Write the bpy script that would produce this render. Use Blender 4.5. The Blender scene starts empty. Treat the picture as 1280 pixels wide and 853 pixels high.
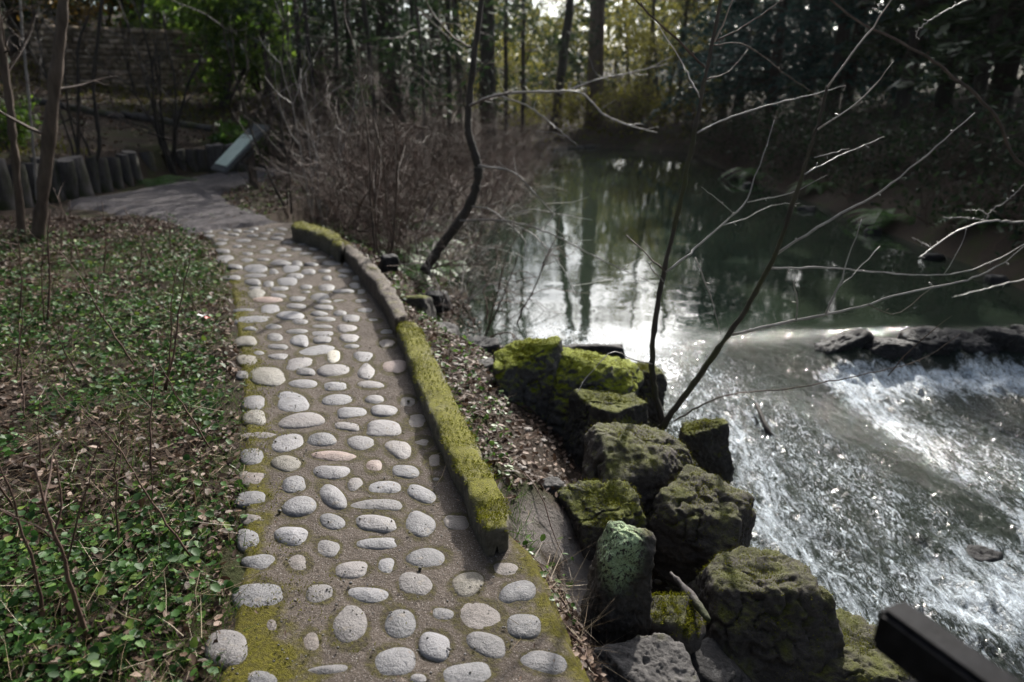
import bpy, math, random
import numpy as np
from mathutils import Vector, Matrix
R = math.radians
random.seed(7); rng = np.random.default_rng(7)
sc = bpy.context.scene
col = sc.collection

# ------------------------------------------------------------------ camera, light, exposure
PITCH, EYE, FPX = R(20), 1.6, 853.33
cam = bpy.data.cameras.new("camera"); camo = bpy.data.objects.new("camera", cam); col.objects.link(camo)
cam.lens = 24; cam.sensor_width = 36; cam.clip_start = 0.05; cam.clip_end = 400
camo.location = (0, 0, EYE); camo.rotation_euler = (R(90) - PITCH, 0, 0)
cam.dof.use_dof = True; cam.dof.focus_distance = 2.75; cam.dof.aperture_fstop = 1.7
sc.camera = camo

SUN_AZ, SUN_EL = R(21), R(33)          # azimuth clockwise from +Y
world = bpy.data.worlds.new("World"); sc.world = world; world.use_nodes = True
wn = world.node_tree; bg = wn.nodes["Background"]
sky = wn.nodes.new("ShaderNodeTexSky"); sky.sky_type = 'NISHITA'; sky.sun_disc = False
sky.sun_elevation = SUN_EL; sky.sun_rotation = SUN_AZ; sky.air_density = 1.0; sky.dust_density = 0.8; sky.ozone_density = 1.0
def wnode(t, **k):
    n = wn.nodes.new(t)
    for a, b in k.items(): setattr(n, a, b)
    return n
tc = wnode("ShaderNodeTexCoord"); dt = wnode("ShaderNodeVectorMath", operation='DOT_PRODUCT'); wn.links.new(tc.outputs['Generated'], dt.inputs[0])
dt.inputs[1].default_value = (math.sin(SUN_AZ) * math.cos(SUN_EL), math.cos(SUN_AZ) * math.cos(SUN_EL), math.sin(SUN_EL))
pw = wnode("ShaderNodeMath", operation='POWER', use_clamp=True); wn.links.new(dt.outputs['Value'], pw.inputs[0]); pw.inputs[1].default_value = 10      # thin cloud is brightest towards the sun
am = wnode("ShaderNodeMath", operation='MULTIPLY_ADD'); wn.links.new(pw.outputs[0], am.inputs[0]); am.inputs[1].default_value = 120; am.inputs[2].default_value = 1.2
cn = wnode("ShaderNodeTexNoise"); cn.inputs['Scale'].default_value = 2.2; cn.inputs['Detail'].default_value = 7; wn.links.new(tc.outputs['Generated'], cn.inputs['Vector'])
cr = wnode("ShaderNodeValToRGB"); cr.color_ramp.elements[0].position = .30; cr.color_ramp.elements[1].position = .52; wn.links.new(cn.outputs['Fac'], cr.inputs[0])
cm = wnode("ShaderNodeMath", operation='MULTIPLY'); wn.links.new(cr.outputs[0], cm.inputs[0]); wn.links.new(am.outputs[0], cm.inputs[1])
cc = wnode("ShaderNodeVectorMath", operation='SCALE'); cc.inputs[0].default_value = (1., .98, .95); wn.links.new(cm.outputs[0], cc.inputs['Scale'])
sm = wnode("ShaderNodeVectorMath", operation='ADD'); wn.links.new(sky.outputs[0], sm.inputs[0]); wn.links.new(cc.outputs[0], sm.inputs[1])
wn.links.new(sm.outputs[0], bg.inputs[0]); bg.inputs[1].default_value = 0.066
sl = bpy.data.lights.new("sun", 'SUN'); sl.energy = 5.0; sl.angle = R(0.5); sl.color = (1.0, 0.95, 0.87)
so = bpy.data.objects.new("sun", sl); col.objects.link(so)
so.rotation_euler = Vector((-math.sin(SUN_AZ) * math.cos(SUN_EL), -math.cos(SUN_AZ) * math.cos(SUN_EL), -math.sin(SUN_EL))).to_track_quat('-Z', 'Y').to_euler()
so.location = (6, 10, 20)
sc.view_settings.view_transform = 'Standard'; sc.view_settings.look = 'None'
sc.view_settings.exposure = 0.70; sc.view_settings.gamma = 1.0
try: sc.view_settings.use_curve_mapping = False
except Exception: pass
try:
    sc.cycles.max_bounces = 6; sc.cycles.diffuse_bounces = 3; sc.cycles.glossy_bounces = 3; sc.cycles.transmission_bounces = 3
    sc.cycles.sample_clamp_indirect = 4.0; sc.cycles.use_denoising = True
except Exception: pass

# ------------------------------------------------------------------ measuring helpers
CP, SP = math.cos(PITCH), math.sin(PITCH)
def ray(x, y):
    a = (np.asarray(x, float) - 640) / FPX; b = -(np.asarray(y, float) - 426.5) / FPX
    return a, CP + b * SP, -SP + b * CP
def at_z(x, y, z):                      # point of height z seen at photo pixel (x, y)
    dx, dy, dz = ray(x, y); t = (z - EYE) / dz
    return np.stack([dx * t, dy * t, EYE + dz * t], -1)
def at_y(x, y, Y):                      # point at distance Y seen at photo pixel (x, y)
    dx, dy, dz = ray(x, y); t = Y / dy
    return np.stack([dx * t, dy * t, EYE + dz * t], -1)

def _h(i, j, k, s):
    n = (i.astype(np.int64) * 374761393 + j.astype(np.int64) * 668265263 + k.astype(np.int64) * 2147483647 + s * 974711) & 0xffffffff
    n = ((n ^ (n >> 13)) * 1274126177) & 0xffffffff
    n = ((n ^ (n >> 16)) * 2246822519) & 0xffffffff
    return ((n ^ (n >> 15)) & 0xffff) / 65535.0
def noise3(p, s=0):
    f = np.floor(p); u = p - f; u = u * u * (3 - 2 * u); i, j, k = f[..., 0], f[..., 1], f[..., 2]
    i = i.astype(np.int64); j = j.astype(np.int64); k = k.astype(np.int64)
    def L(a, b, t): return a + (b - a) * t
    x0 = L(L(_h(i, j, k, s), _h(i + 1, j, k, s), u[..., 0]), L(_h(i, j + 1, k, s), _h(i + 1, j + 1, k, s), u[..., 0]), u[..., 1])
    x1 = L(L(_h(i, j, k + 1, s), _h(i + 1, j, k + 1, s), u[..., 0]), L(_h(i, j + 1, k + 1, s), _h(i + 1, j + 1, k + 1, s), u[..., 0]), u[..., 1])
    return L(x0, x1, u[..., 2]) * 2 - 1
def fbm(p, octs=4, s=0, gain=.5):
    r = 0; a = 1; t = 0
    for o in range(octs):
        r = r + a * noise3(p * 2 ** o + o * 17.3, s + o); t += a; a *= gain
    return r / t
def n2(x, y, sc_, octs=4, s=0, gain=.5):
    return fbm(np.stack([x * sc_, y * sc_, np.full_like(x, 0.37 + s)], -1), octs, s, gain)
def smooth(a, b, x):
    t = np.clip((x - a) / (b - a), 0, 1); return t * t * (3 - 2 * t)

def seg_dist(x, y, poly, closed=False):
    P = np.asarray(poly)[:, :2]; n = len(P); d = np.full(x.shape, 1e9)
    for i in range(n if closed else n - 1):
        a = P[i]; b = P[(i + 1) % n]; ab = b - a; t = np.clip(((x - a[0]) * ab[0] + (y - a[1]) * ab[1]) / (ab @ ab + 1e-12), 0, 1)
        d = np.minimum(d, np.hypot(x - a[0] - t * ab[0], y - a[1] - t * ab[1]))
    return d
def inside(x, y, poly):
    P = np.asarray(poly)[:, :2]; n = len(P); r = np.zeros(x.shape, bool)
    for i in range(n):
        a = P[i]; b = P[(i + 1) % n]
        if a[1] == b[1]: continue
        c = ((a[1] > y) != (b[1] > y)) & (x < (b[0] - a[0]) * (y - a[1]) / (b[1] - a[1]) + a[0]); r ^= c
    return r
def sdist(x, y, poly):                  # negative inside
    d = seg_dist(x, y, poly, True); return np.where(inside(x, y, poly), -d, d)

# ------------------------------------------------------------------ object helpers
def link(o, parent=None):
    col.objects.link(o)
    if parent is not None: o.parent = parent
    return o
def mesh_data(name, V, faces, mat, smooth_=True, attrs=None):
    V = np.asarray(V, np.float32).reshape(-1, 3)
    if not isinstance(faces, list): faces = [faces]
    faces = [np.asarray(f, np.int32) for f in faces if len(f)]
    me = bpy.data.meshes.new(name)
    loops = np.concatenate([f.ravel() for f in faces]); tot = np.concatenate([np.full(len(f), f.shape[1], np.int32) for f in faces])
    start = np.concatenate([[0], np.cumsum(tot)[:-1]]).astype(np.int32)
    me.vertices.add(len(V)); me.vertices.foreach_set("co", V.ravel())
    me.loops.add(len(loops)); me.loops.foreach_set("vertex_index", loops)
    me.polygons.add(len(tot)); me.polygons.foreach_set("loop_start", start); me.polygons.foreach_set("loop_total", tot)
    if smooth_: me.polygons.foreach_set("use_smooth", np.ones(len(tot), bool))
    for k, v in (attrs or {}).items():
        a = me.attributes.new(k, 'FLOAT', 'POINT'); a.data.foreach_set("value", np.asarray(v, np.float32).ravel())
    me.materials.append(mat); me.update(calc_edges=True); me.validate()
    return me
def obj(name, V, faces, mat, parent=None, loc=None, smooth_=True, attrs=None):
    V = np.asarray(V, float).reshape(-1, 3)
    if loc is not None: V = V - np.asarray(loc)
    o = bpy.data.objects.new(name, mesh_data(name, V, faces, mat, smooth_, attrs))
    if loc is not None and parent is None: o.location = loc
    return link(o, parent)
def tag(o, label=None, cat=None, group=None, kind=None):
    for k, v in (("label", label), ("category", cat), ("group", group), ("kind", kind)):
        if v: o[k] = v
    return o
def empty(name, loc, label, cat, group=None, rz=0):
    o = bpy.data.objects.new(name, None); o.empty_display_size = .1; o.location = loc; o.rotation_euler = (0, 0, rz)
    return tag(link(o), label, cat, group)
def dup(root, loc, rz=0., s=1., label=None, group=None, tilt=(0, 0)):
    r = root.copy(); col.objects.link(r); r.location = loc; r.rotation_euler = (tilt[0], tilt[1], rz)
    r.scale = (s, s, s) if np.isscalar(s) else s
    if label: r['label'] = label
    if group: r['group'] = group
    for ch in list(root.children):
        c = ch.copy(); col.objects.link(c); c.parent = r
        for g in list(ch.children):
            d = g.copy(); col.objects.link(d); d.parent = c
    return r
class MB:                               # collects shapes for ONE mesh
    def __init__(s): s.V = []; s.Q = []; s.T = []; s.n = 0
    def add(s, V, Q=None, T=None):
        V = np.asarray(V, float).reshape(-1, 3)
        if Q is not None and len(Q): s.Q.append(np.asarray(Q) + s.n)
        if T is not None and len(T): s.T.append(np.asarray(T) + s.n)
        s.V.append(V); s.n += len(V); return s
    def tube(s, P, r, k=5, cap=True):
        P = np.asarray(P, float); n = len(P); r = np.broadcast_to(np.asarray(r, float), (n,))
        t = np.gradient(P, axis=0); t /= np.linalg.norm(t, axis=1, keepdims=True) + 1e-9
        ref = np.array([0., 0, 1]) if abs(t[:, 2]).mean() < .8 else np.array([1., 0, 0])
        u = np.cross(t, ref); u /= np.linalg.norm(u, axis=1, keepdims=True) + 1e-9; v = np.cross(t, u)
        a = np.arange(k) * 2 * np.pi / k
        V = P[:, None] + r[:, None, None] * (np.cos(a)[None, :, None] * u[:, None] + np.sin(a)[None, :, None] * v[:, None])
        i = np.arange(n - 1)[:, None] * k; j = np.arange(k)[None]; j2 = (j + 1) % k
        Q = np.stack([i + j, i + j2, i + k + j2, i + k + j], -1).reshape(-1, 4)
        V = V.reshape(-1, 3); T = None
        if cap:
            V = np.concatenate([V, P[:1], P[-1:]]); m = n * k; jj = np.arange(k); j3 = (jj + 1) % k
            T = np.concatenate([np.stack([jj, np.full(k, m), j3], -1)[:, [0, 2, 1]][:, ::-1], np.stack([(n - 1) * k + jj, (n - 1) * k + j3, np.full(k, m + 1)], -1)])
        return s.add(V, Q, T)
    def box(s, c, d, M=None):
        v = np.array([[x, y, z] for x in (-1, 1) for y in (-1, 1) for z in (-1, 1)], float) * np.asarray(d) / 2
        if M is not None: v = v @ np.asarray(M).T
        return s.add(v + c, [[0, 1, 3, 2], [4, 6, 7, 5], [0, 4, 5, 1], [2, 3, 7, 6], [0, 2, 6, 4], [1, 5, 7, 3]])
    def build(s, name, mat, parent=None, loc=None, smooth_=True):
        f = []
        if s.Q: f.append(np.concatenate(s.Q))
        if s.T: f.append(np.concatenate(s.T))
        return obj(name, np.concatenate(s.V), f, mat, parent, loc, smooth_)
def spline(P, n=24):                    # smooth curve through points
    P = np.asarray(P, float)
    if len(P) < 3: return P[0] + np.linspace(0, 1, n)[:, None] * (P[-1] - P[0])
    E = np.concatenate([[2 * P[0] - P[1]], P, [2 * P[-1] - P[-2]]]); out = []
    t = np.linspace(0, len(P) - 1 - 1e-6, n); i = t.astype(int); u = (t - i)[:, None]
    a, b, c, d = E[i], E[i + 1], E[i + 2], E[i + 3]
    return .5 * (2 * b + (c - a) * u + (2 * a - 5 * b + 4 * c - d) * u ** 2 + (3 * b - a - 3 * c + d) * u ** 3)
def leaves(P, N, s, asp=1.0, shape='hex', g=rng):
    """flat little leaves at points P with normals N"""
    n = len(P); N = N / (np.linalg.norm(N, axis=1, keepdims=True) + 1e-9)
    rv = g.normal(size=(n, 3)); u = np.cross(N, rv); u /= np.linalg.norm(u, axis=1, keepdims=True) + 1e-9; v = np.cross(N, u)
    s = np.broadcast_to(np.asarray(s, float), (n,))[:, None]; asp = np.broadcast_to(np.asarray(asp, float), (n,))[:, None]
    if shape == 'hex':
        pts = [(-1, 0, 0), (-.45, .8, .22), (.45, .72, .22), (1, 0, 0), (.45, -.72, .22), (-.45, -.8, .22)]
        V = np.stack([P + s * (a * u + b * asp * v + c * asp * N) for a, b, c in pts], 1).reshape(-1, 3)
        b = np.arange(n)[:, None] * 6
        return V, np.concatenate([b + [0, 1, 2, 3], b + [0, 3, 4, 5]]) 
    pts = [(-1, 0), (0, 1), (1, 0), (0, -1)]
    V = np.stack([P + s * (a * u + b * asp * v) for a, b in pts], 1).reshape(-1, 3)
    return V, np.arange(n)[:, None] * 4 + np.arange(4)
def blades(P, D, L, w, bend=None):
    """thin straws / grass blades starting at P along D"""
    n = len(P); D = D / np.linalg.norm(D, axis=1, keepdims=True); L = np.broadcast_to(L, (n,))[:, None]
    u = np.cross(D, rng.normal(size=(n, 3))); u /= np.linalg.norm(u, axis=1, keepdims=True); u = u * np.broadcast_to(w, (n,))[:, None]
    bend = np.zeros((n, 3)) if bend is None else bend
    A = P; B = P + D * L * .5 + bend * .3; C = P + D * L + bend
    V = np.stack([A - u, A + u, B + u * .8, B - u * .8, C + u * .2, C - u * .2], 1).reshape(-1, 3); b = np.arange(n)[:, None] * 6
    return V, np.concatenate([b + [0, 1, 2, 3], b + [3, 2, 4, 5]])

# ------------------------------------------------------------------ materials
class NT:
    def __init__(s, name, rough=.8, spec=.3):
        s.m = bpy.data.materials.new(name); s.m.use_nodes = True; s.t = s.m.node_tree; s.n = s.t.nodes; s.b = s.n["Principled BSDF"]
        s.b.inputs['Roughness'].default_value = rough; s.b.inputs['Specular IOR Level'].default_value = spec
    def L(s, a, b): s.t.links.new(a, b)
    def pos(s): return s.n.new("ShaderNodeNewGeometry").outputs['Position']
    def objc(s): return s.n.new("ShaderNodeTexCoord").outputs['Object']
    def noise(s, scale, vec=None, detail=6, rough=.6, dist=0):
        x = s.n.new("ShaderNodeTexNoise"); x.inputs['Scale'].default_value = scale; x.inputs['Detail'].default_value = detail
        x.inputs['Roughness'].default_value = rough; x.inputs['Distortion'].default_value = dist
        if vec is not None: s.L(vec, x.inputs['Vector'])
        return x.outputs['Fac']
    def vor(s, scale, vec=None, feat='F1', out='Distance'):
        x = s.n.new("ShaderNodeTexVoronoi"); x.inputs['Scale'].default_value = scale; x.feature = feat
        if vec is not None: s.L(vec, x.inputs['Vector'])
        return x.outputs[out]
    def ramp(s, f, stops):
        x = s.n.new("ShaderNodeValToRGB"); e = x.color_ramp.elements
        while len(e) < len(stops): e.new(.5)
        for k, (p, c) in enumerate(stops):
            e[k].position = p; c = (c, c, c) if np.isscalar(c) else c; e[k].color = (*c, 1)
        s.L(f, x.inputs[0]); return x.outputs[0]
    def mix(s, f, a, b, mode='MIX'):
        x = s.n.new("ShaderNodeMix"); x.data_type = 'RGBA'; x.blend_type = mode
        for v, i in ((f, 0), (a, 6), (b, 7)):
            if hasattr(v, 'links'): s.L(v, x.inputs[i])
            elif i == 0: x.inputs[0].default_value = v
            else: x.inputs[i].default_value = (*v, 1)
        return x.outputs[2]
    def math(s, op, a, b=0., c=0.):
        x = s.n.new("ShaderNodeMath"); x.operation = op
        for v, i in ((a, 0), (b, 1), (c, 2)):
            if hasattr(v, 'links'): s.L(v, x.inputs[i])
            else: x.inputs[i].default_value = v
        return x.outputs[0]
    def attr(s, n): x = s.n.new("ShaderNodeAttribute"); x.attribute_name = n; return x.outputs['Fac']
    def nz(s):
        x = s.n.new("ShaderNodeSeparateXYZ"); s.L(s.n.new("ShaderNodeNewGeometry").outputs['Normal'], x.inputs[0]); return x.outputs[2]
    def island(s): return s.n.new("ShaderNodeNewGeometry").outputs['Random Per Island']
    def orand(s): return s.n.new("ShaderNodeObjectInfo").outputs['Random']
    def bump(s, h, dist=.01, strength=1., prev=None):
        x = s.n.new("ShaderNodeBump"); x.inputs['Distance'].default_value = dist; x.inputs['Strength'].default_value = strength
        s.L(h, x.inputs['Height'])
        if prev is not None: s.L(prev, x.inputs['Normal'])
        s.L(x.outputs[0], s.b.inputs['Normal']); return x.outputs[0]
    def color(s, c):
        if hasattr(c, 'links'): s.L(c, s.b.inputs['Base Color'])
        else: s.b.inputs['Base Color'].default_value = (*c, 1)
        return s
    def rough(s, r): s.L(r, s.b.inputs['Roughness']); return s

def m_leaf(name, stops, trans=.35, rough=.5, spec=.3):
    t = NT(name, rough, spec); c = t.ramp(t.island(), stops); t.color(c)
    tr = t.n.new("ShaderNodeBsdfTranslucent"); t.L(t.mix(.6, c, (.5, .6, .1), 'MULTIPLY') if False else c, tr.inputs[0])
    mx = t.n.new("ShaderNodeMixShader"); mx.inputs[0].default_value = trans
    t.L(t.b.outputs[0], mx.inputs[1]); t.L(tr.outputs[0], mx.inputs[2]); t.L(mx.outputs[0], t.n["Material Output"].inputs[0])
    return t.m
def m_bark(name, a, b, scale=14, moss=None, rough=.8):
    t = NT(name, rough); p = t.objc()
    mp = t.n.new("ShaderNodeMapping"); mp.inputs['Scale'].default_value = (1, 1, .25); t.L(p, mp.inputs[0])
    f = t.noise(scale, mp.outputs[0]); c = t.mix(t.ramp(f, [(.35, 0), (.65, 1)]), a, b)
    if moss: c = t.mix(t.ramp(t.noise(2.2, p), [(.45, 0), (.65, 1)]), c, moss)
    t.color(c); t.bump(f, .02, .8); return t.m
def m_rock(name, a, b, moss=(.10, .12, .012), amount=.5, sharp=.18, lichen=False, mosst=(.05, .055, .012), wet=False):
    t = NT(name, .55 if wet else .78, .12 if wet else .3); p = t.objc()
    n1 = t.noise(5, p); n2_ = t.noise(38, p, 8, .7); n3 = t.noise(170, p, 3, .7)
    base = t.mix(t.ramp(n1, [(.35, 0), (.65, 1)]), a, b); base = t.mix(t.ramp(n2_, [(.4, .75), (.7, 0)]), base, tuple(x * .45 for x in a))
    up = t.math('MULTIPLY_ADD', t.nz(), .62, amount - .5)
    m = t.math('ADD', up, t.math('MULTIPLY_ADD', t.noise(7, p, 8, .65), 1.5, -.75))
    mask = t.ramp(m, [(.5 - sharp, 0), (.5 + sharp, 1)])
    mc = t.mix(t.ramp(n2_, [(.32, 0), (.66, 1)]), mosst, moss); mc = t.mix(t.ramp(n3, [(.4, 0), (.65, .55)]), mc, tuple(x * 1.7 for x in moss))
    c = t.mix(mask, base, mc)
    if lichen:
        lm = t.math('MULTIPLY', t.ramp(t.noise(60, p, 4, .7), [(.42, 0), (.5, 1)]), t.attr("lichen"))
        c = t.mix(lm, c, t.mix(t.ramp(n3, [(.4, 0), (.6, 1)]), (.24, .33, .17), (.42, .52, .32)))
    t.color(c)
    h = t.math('ADD', t.math('MULTIPLY', n2_, .55), t.math('MULTIPLY', t.math('MULTIPLY', n3, mask), .5)); t.bump(h, .03, .9)
    return t.m
def m_plain(name, a, b, scale=20, rough=.8, spec=.3, bump=.004, detail=6):
    t = NT(name, rough, spec); f = t.noise(scale, t.objc(), detail); t.color(t.mix(t.ramp(f, [(.35, 0), (.65, 1)]), a, b))
    if bump: t.bump(f, bump, .8)
    return t.m
M = {}
# ------------------------------------------------------------------ the lie of the land
def WZ(pts): return [tuple(at_z(x, y, z)[:2]) for x, y, z in pts]
EDGE_L = at_z(np.array([255, 262, 285, 298, 300, 297, 300, 296, 290, 287, 280, 262, 246]), np.array([880, 850, 760, 660, 610, 560, 480, 440, 400, 360, 330, 300, 285]), 0)[:, :2]
EDGE_R = at_z(np.array([735, 722, 690, 655, 600, 545, 512, 497, 470, 430, 372]), np.array([880, 850, 780, 690, 640, 520, 440, 400, 355, 303, 279]), 0)[:, :2]
EDGE_L = np.concatenate([[[-.75, -1.5], [-.8, .6]], EDGE_L]); EDGE_R = np.concatenate([[[.42, -1.5], [.3, .6]], EDGE_R])
def edge(E_, y): o = np.argsort(E_[:, 1]); return np.interp(y, E_[o, 1], E_[o, 0])
PATH = np.concatenate([EDGE_L, EDGE_R[::-1]])
CREEK = [(2.6, -8), (2.45, .5), (2.0, 2.2), (1.55, 2.9), (1.3, 3.6), (1.28, 4.2), (1.1, 5.1), (.95, 5.6), (.45, 6.05), (-.2, 6.4), (-.42, 7.5), (-.78, 9.8), (-.3, 13), (.3, 17), (.9, 23), (1.7, 30),
         (2.3, 32.2), (5, 31.6), (7.5, 29.6), (7.0, 24), (6.8, 19), (6.9, 15), (6.7, 11), (6.5, 8), (6.4, 5), (6.2, 2), (6, -8)]
WEIR = np.array([(.6, 5.3), (1.3, 5.5), (2.2, 6.05), (3.1, 6.15), (5.1, 6.3), (9, 6.6)])
PILES = [(-16, 6.5), (-11, 8.6)] + WZ([(0, 255, 0), (60, 250, 0), (110, 243, 0), (175, 230, 0), (225, 219, 0), (265, 213, 0), (330, 205, 0), (400, 204, 0), (470, 200, 0)])
HILL = PILES + [(-1.5, 24), (-.5, 34), (-6, 90), (-90, 90), (-90, -30), (-16, -30)]
GRAVEL = WZ([(232, 293, 0), (262, 293, 0), (372, 281, 0), (345, 272, 0), (318, 265, 0), (288, 254, 0), (282, 243, 0), (300, 231, 0), (345, 222, 0), (400, 214, 0), (470, 209, 0), (470, 203, 0), (400, 205, 0), (330, 207, 0), (268, 216, 0), (215, 226, 0), (180, 235, 0),
             (120, 246, 0), (85, 250, 0), (80, 262, 0), (110, 263, 0), (150, 268, 0), (205, 282, 0)])

def water_level(x, y):
    yw = np.interp(x, WEIR[:, 0], WEIR[:, 1]); s = yw - y
    k = smooth(2.3, 3.4, x)                               # steep fall at the ledge, a smooth chute beside the boulders
    z = -.75 - k * (.17 * smooth(-.05, .4, s)) - (1 - k) * .10 * smooth(-.5, 1.8, s) - .055 * np.clip(s, 0, 5)
    return z
def ground_z(x, y, detail=True):
    x = np.asarray(x, float); y = np.asarray(y, float)
    dc = sdist(x, y, CREEK); dp = np.maximum(sdist(x, y, PATH), 0); dh = -sdist(x, y, HILL)
    zw = water_level(x, np.clip(y, -2, 40))
    xm = edge(EDGE_R, np.clip(y, -1.5, 8.9)) * .5 + edge(EDGE_L, np.clip(y, -1.5, 8.9)) * .5
    right_bank = (x > 4.5) | (y > 32)
    t = np.clip(dc / (dc + np.minimum(dp * (1 + 2.2 * smooth(2.9, 2.2, y)), 2.2) + 1e-6), 0, 1)
    zl = zw + (np.where(x < xm, -.012, -.06) - zw) * np.where(x < xm, 1., smooth(.18, 1.0, t))
    zr = zw + .05 + 1.0 * (1 - np.exp(-np.maximum(dc, 0) / 1.8)) + .16 * np.maximum(dc, 0)
    zfar = zw + .05 + .75 * (1 - np.exp(-np.maximum(dc, 0) / 1.2)) + .02 * np.maximum(dc, 0)
    z = np.where(right_bank, np.where(y > 31, zfar, zr), zl)
    z = np.where(dc < 0, zw - .03 - .4 * smooth(0, .8, -dc), z)
    lh = smooth(-.05, .25, dh) * .52 + np.clip(dh, 0, 40) * .185
    z = np.where(x < 3, np.maximum(z, np.minimum(z, 0) * (dh < 0) + lh * (dh > -.05) - 5 * (dh < -.05)), z)
    if detail:
        a = np.where(dc > 0, smooth(0, .3, dc), .3) * smooth(0, .25, dp)
        z = z + a * (.05 * n2(x, y, .9, 3, 3) + .035 * n2(x, y, 4, 4, 5) + .012 * n2(x, y, 19, 2, 9))
        z = z + smooth(6, 20, np.maximum(dh, 0)) * .4 * n2(x, y, .2, 2, 12)
    z = z + .085 * np.clip(np.hypot(x, y) - 46, 0, 60) * (y > 0)
    return np.where(sdist(x, y, PATH) <= -.09, -.05, z)
def gz(x, y): return float(ground_z(np.array([x]), np.array([y]))[0])

def axis(lo, a, b, hi, step, grow=1.12):
    m = list(np.arange(a, b, step)); d = step
    while m[-1] < hi: d = min(d * grow, 2.5); m.append(m[-1] + d)
    d = step
    while m[0] > lo: d = min(d * grow, 2.5); m.insert(0, m[0] - d)
    return np.array(m)
def grid_faces(nx, ny):
    i = np.arange(ny - 1)[:, None] * nx + np.arange(nx - 1)[None]
    return np.stack([i, i + 1, i + nx + 1, i + nx], -1).reshape(-1, 4)

# ground sheet
t = NT("forest_floor", .9, .15); p = t.pos()
c = t.mix(t.ramp(t.noise(2.2, p), [(.35, 0), (.65, 1)]), (.030, .022, .017), (.060, .042, .030))
c = t.mix(t.ramp(t.noise(45, p, 8, .75), [(.42, 0), (.62, 1)]), c, (.022, .016, .012))
c = t.mix(t.ramp(t.noise(90, p, 4, .7), [(.55, 0), (.68, 1)]), c, (.13, .085, .055))
c = t.mix(t.ramp(t.noise(1.3, p, 9, .7), [(.5, 0), (.62, .8)]), c, (.035, .045, .012))
c = t.mix(t.attr("mud"), c, t.mix(t.noise(25, p, 8), (.16, .14, .13), (.26, .235, .22)))
t.color(c); h = t.noise(60, p, 8, .7); t.bump(h, .03, 1.); M['floor'] = t.m
gx = axis(-90, -5.5, 3.0, 90, .045); gy = axis(-6, .7, 9.5, 110, .045)
X, Y = np.meshgrid(gx, gy); Z = ground_z(X, Y)
mudc = at_z(690, 640, -.15); md = np.hypot((X - mudc[0] - .03) * 1.6, (Y - mudc[1] + .05) * 1.0) + .12 * n2(X, Y, 6, 3, 4)
mud = smooth(.42, .2, md) * smooth(-.25, .1, n2(X, Y, 9, 4, 31) + .15)
g = obj("ground", np.stack([X, Y, Z], -1), grid_faces(len(gx), len(gy)), M['floor'], attrs={"mud": mud}); tag(g, kind="structure")

# gravel path
t = NT("gravel", .9, .2); p = t.pos()
c = t.mix(t.ramp(t.noise(1.5, p), [(.3, 0), (.7, 1)]), (.060, .054, .058), (.10, .09, .095))
c = t.mix(t.ramp(t.vor(26, p, 'F1', 'Color'), [(.3, 0), (.9, .7)]), c, (.17, .155, .16)); c = t.mix(t.ramp(t.noise(5, p, 7, .7), [(.56, 0), (.7, .7)]), c, (.06, .045, .03))
t.color(c); t.bump(t.math('ADD', t.vor(55, p), t.noise(140, p, 4)), .03, 1.); M['gravel'] = t.m
gx = np.arange(-12, -1.0, .05); gy = np.arange(7.0, 17.5, .05); X, Y = np.meshgrid(gx, gy)
D = sdist(X, Y, GRAVEL) + .12 * n2(X, Y, 2.5, 4, 8)
Z = np.maximum(ground_z(X, Y, False), -.05) + .05 + .03 * n2(X, Y, .8, 3, 4) - .07 * smooth(-.25, 0.05, D) + .006 * n2(X, Y, 14, 2, 6)
F = grid_faces(len(gx), len(gy)); keep = (D.ravel()[F] < .03).all(1)
tag(obj("gravel_path", np.stack([X, Y, Z], -1), F[keep], M['gravel']), kind="structure")

# ------------------------------------------------------------------ cobbled path (mortar bed, then stones as its parts)
t = NT("mortar", .88, .2); p = t.pos()
c = t.mix(t.ramp(t.noise(3.5, p, 6), [(.35, 0), (.65, 1)]), (.080, .064, .053), (.128, .105, .088))
c = t.mix(t.ramp(t.noise(60, p, 8, .75), [(.42, 0), (.66, 1)]), c, (.06, .047, .037)); c = t.mix(t.ramp(t.noise(210, p, 2, .5), [(.6, 0), (.7, .7)]), c, (.38, .35, .33))
c = t.mix(t.ramp(t.noise(230, p, 2, .5), [(.62, 0), (.7, .8)]), c, (.05, .035, .03))
mo = t.math('ADD', t.attr("moss"), t.math('MULTIPLY_ADD', t.noise(9, p, 9, .7), 1.6, -.8))
rim = t.math('ADD', t.attr('rim'), t.math('MULTIPLY_ADD', t.noise(16, p, 7, .7), 1.4, -.85)); c = t.mix(t.ramp(rim, [(.2, 0), (.75, .85)]), c, t.mix(t.ramp(t.noise(60, p, 5), [(.4, 0), (.6, 1)]), (.038, .030, .020), (.070, .062, .018)))
mk = t.ramp(mo, [(.32, 0), (.62, 1)]); mc = t.mix(t.ramp(t.noise(70, p, 5, .7), [(.35, 0), (.65, 1)]), (.050, .042, .009), (.125, .112, .010))
c = t.mix(mk, c, mc); t.color(c)
h = t.math('ADD', t.noise(75, p, 8, .7), t.math('MULTIPLY', t.noise(260, p, 2), t.math('MULTIPLY_ADD', mk, .5, .35))); t.bump(h, .014, .9); M['mortar'] = t.m
ys = np.concatenate([np.arange(-1.4, 5.5, .02), np.arange(5.5, 8.95, .035)]); us = np.linspace(0, 1, 90)
Yg, U = np.meshgrid(ys, us, indexing='ij'); xl = edge(EDGE_L, Yg); xr = edge(EDGE_R, Yg) + .06
xl = xl + .025 * n2(xl, Yg, 5, 3, 2); Xg = xl + (xr - xl) * U
Zg = .008 * n2(Xg, Yg, 3, 3, 7) + .006 * n2(Xg, Yg, 18, 3, 8) + .03 * smooth(8.2, 8.95, Yg) * 0
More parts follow.
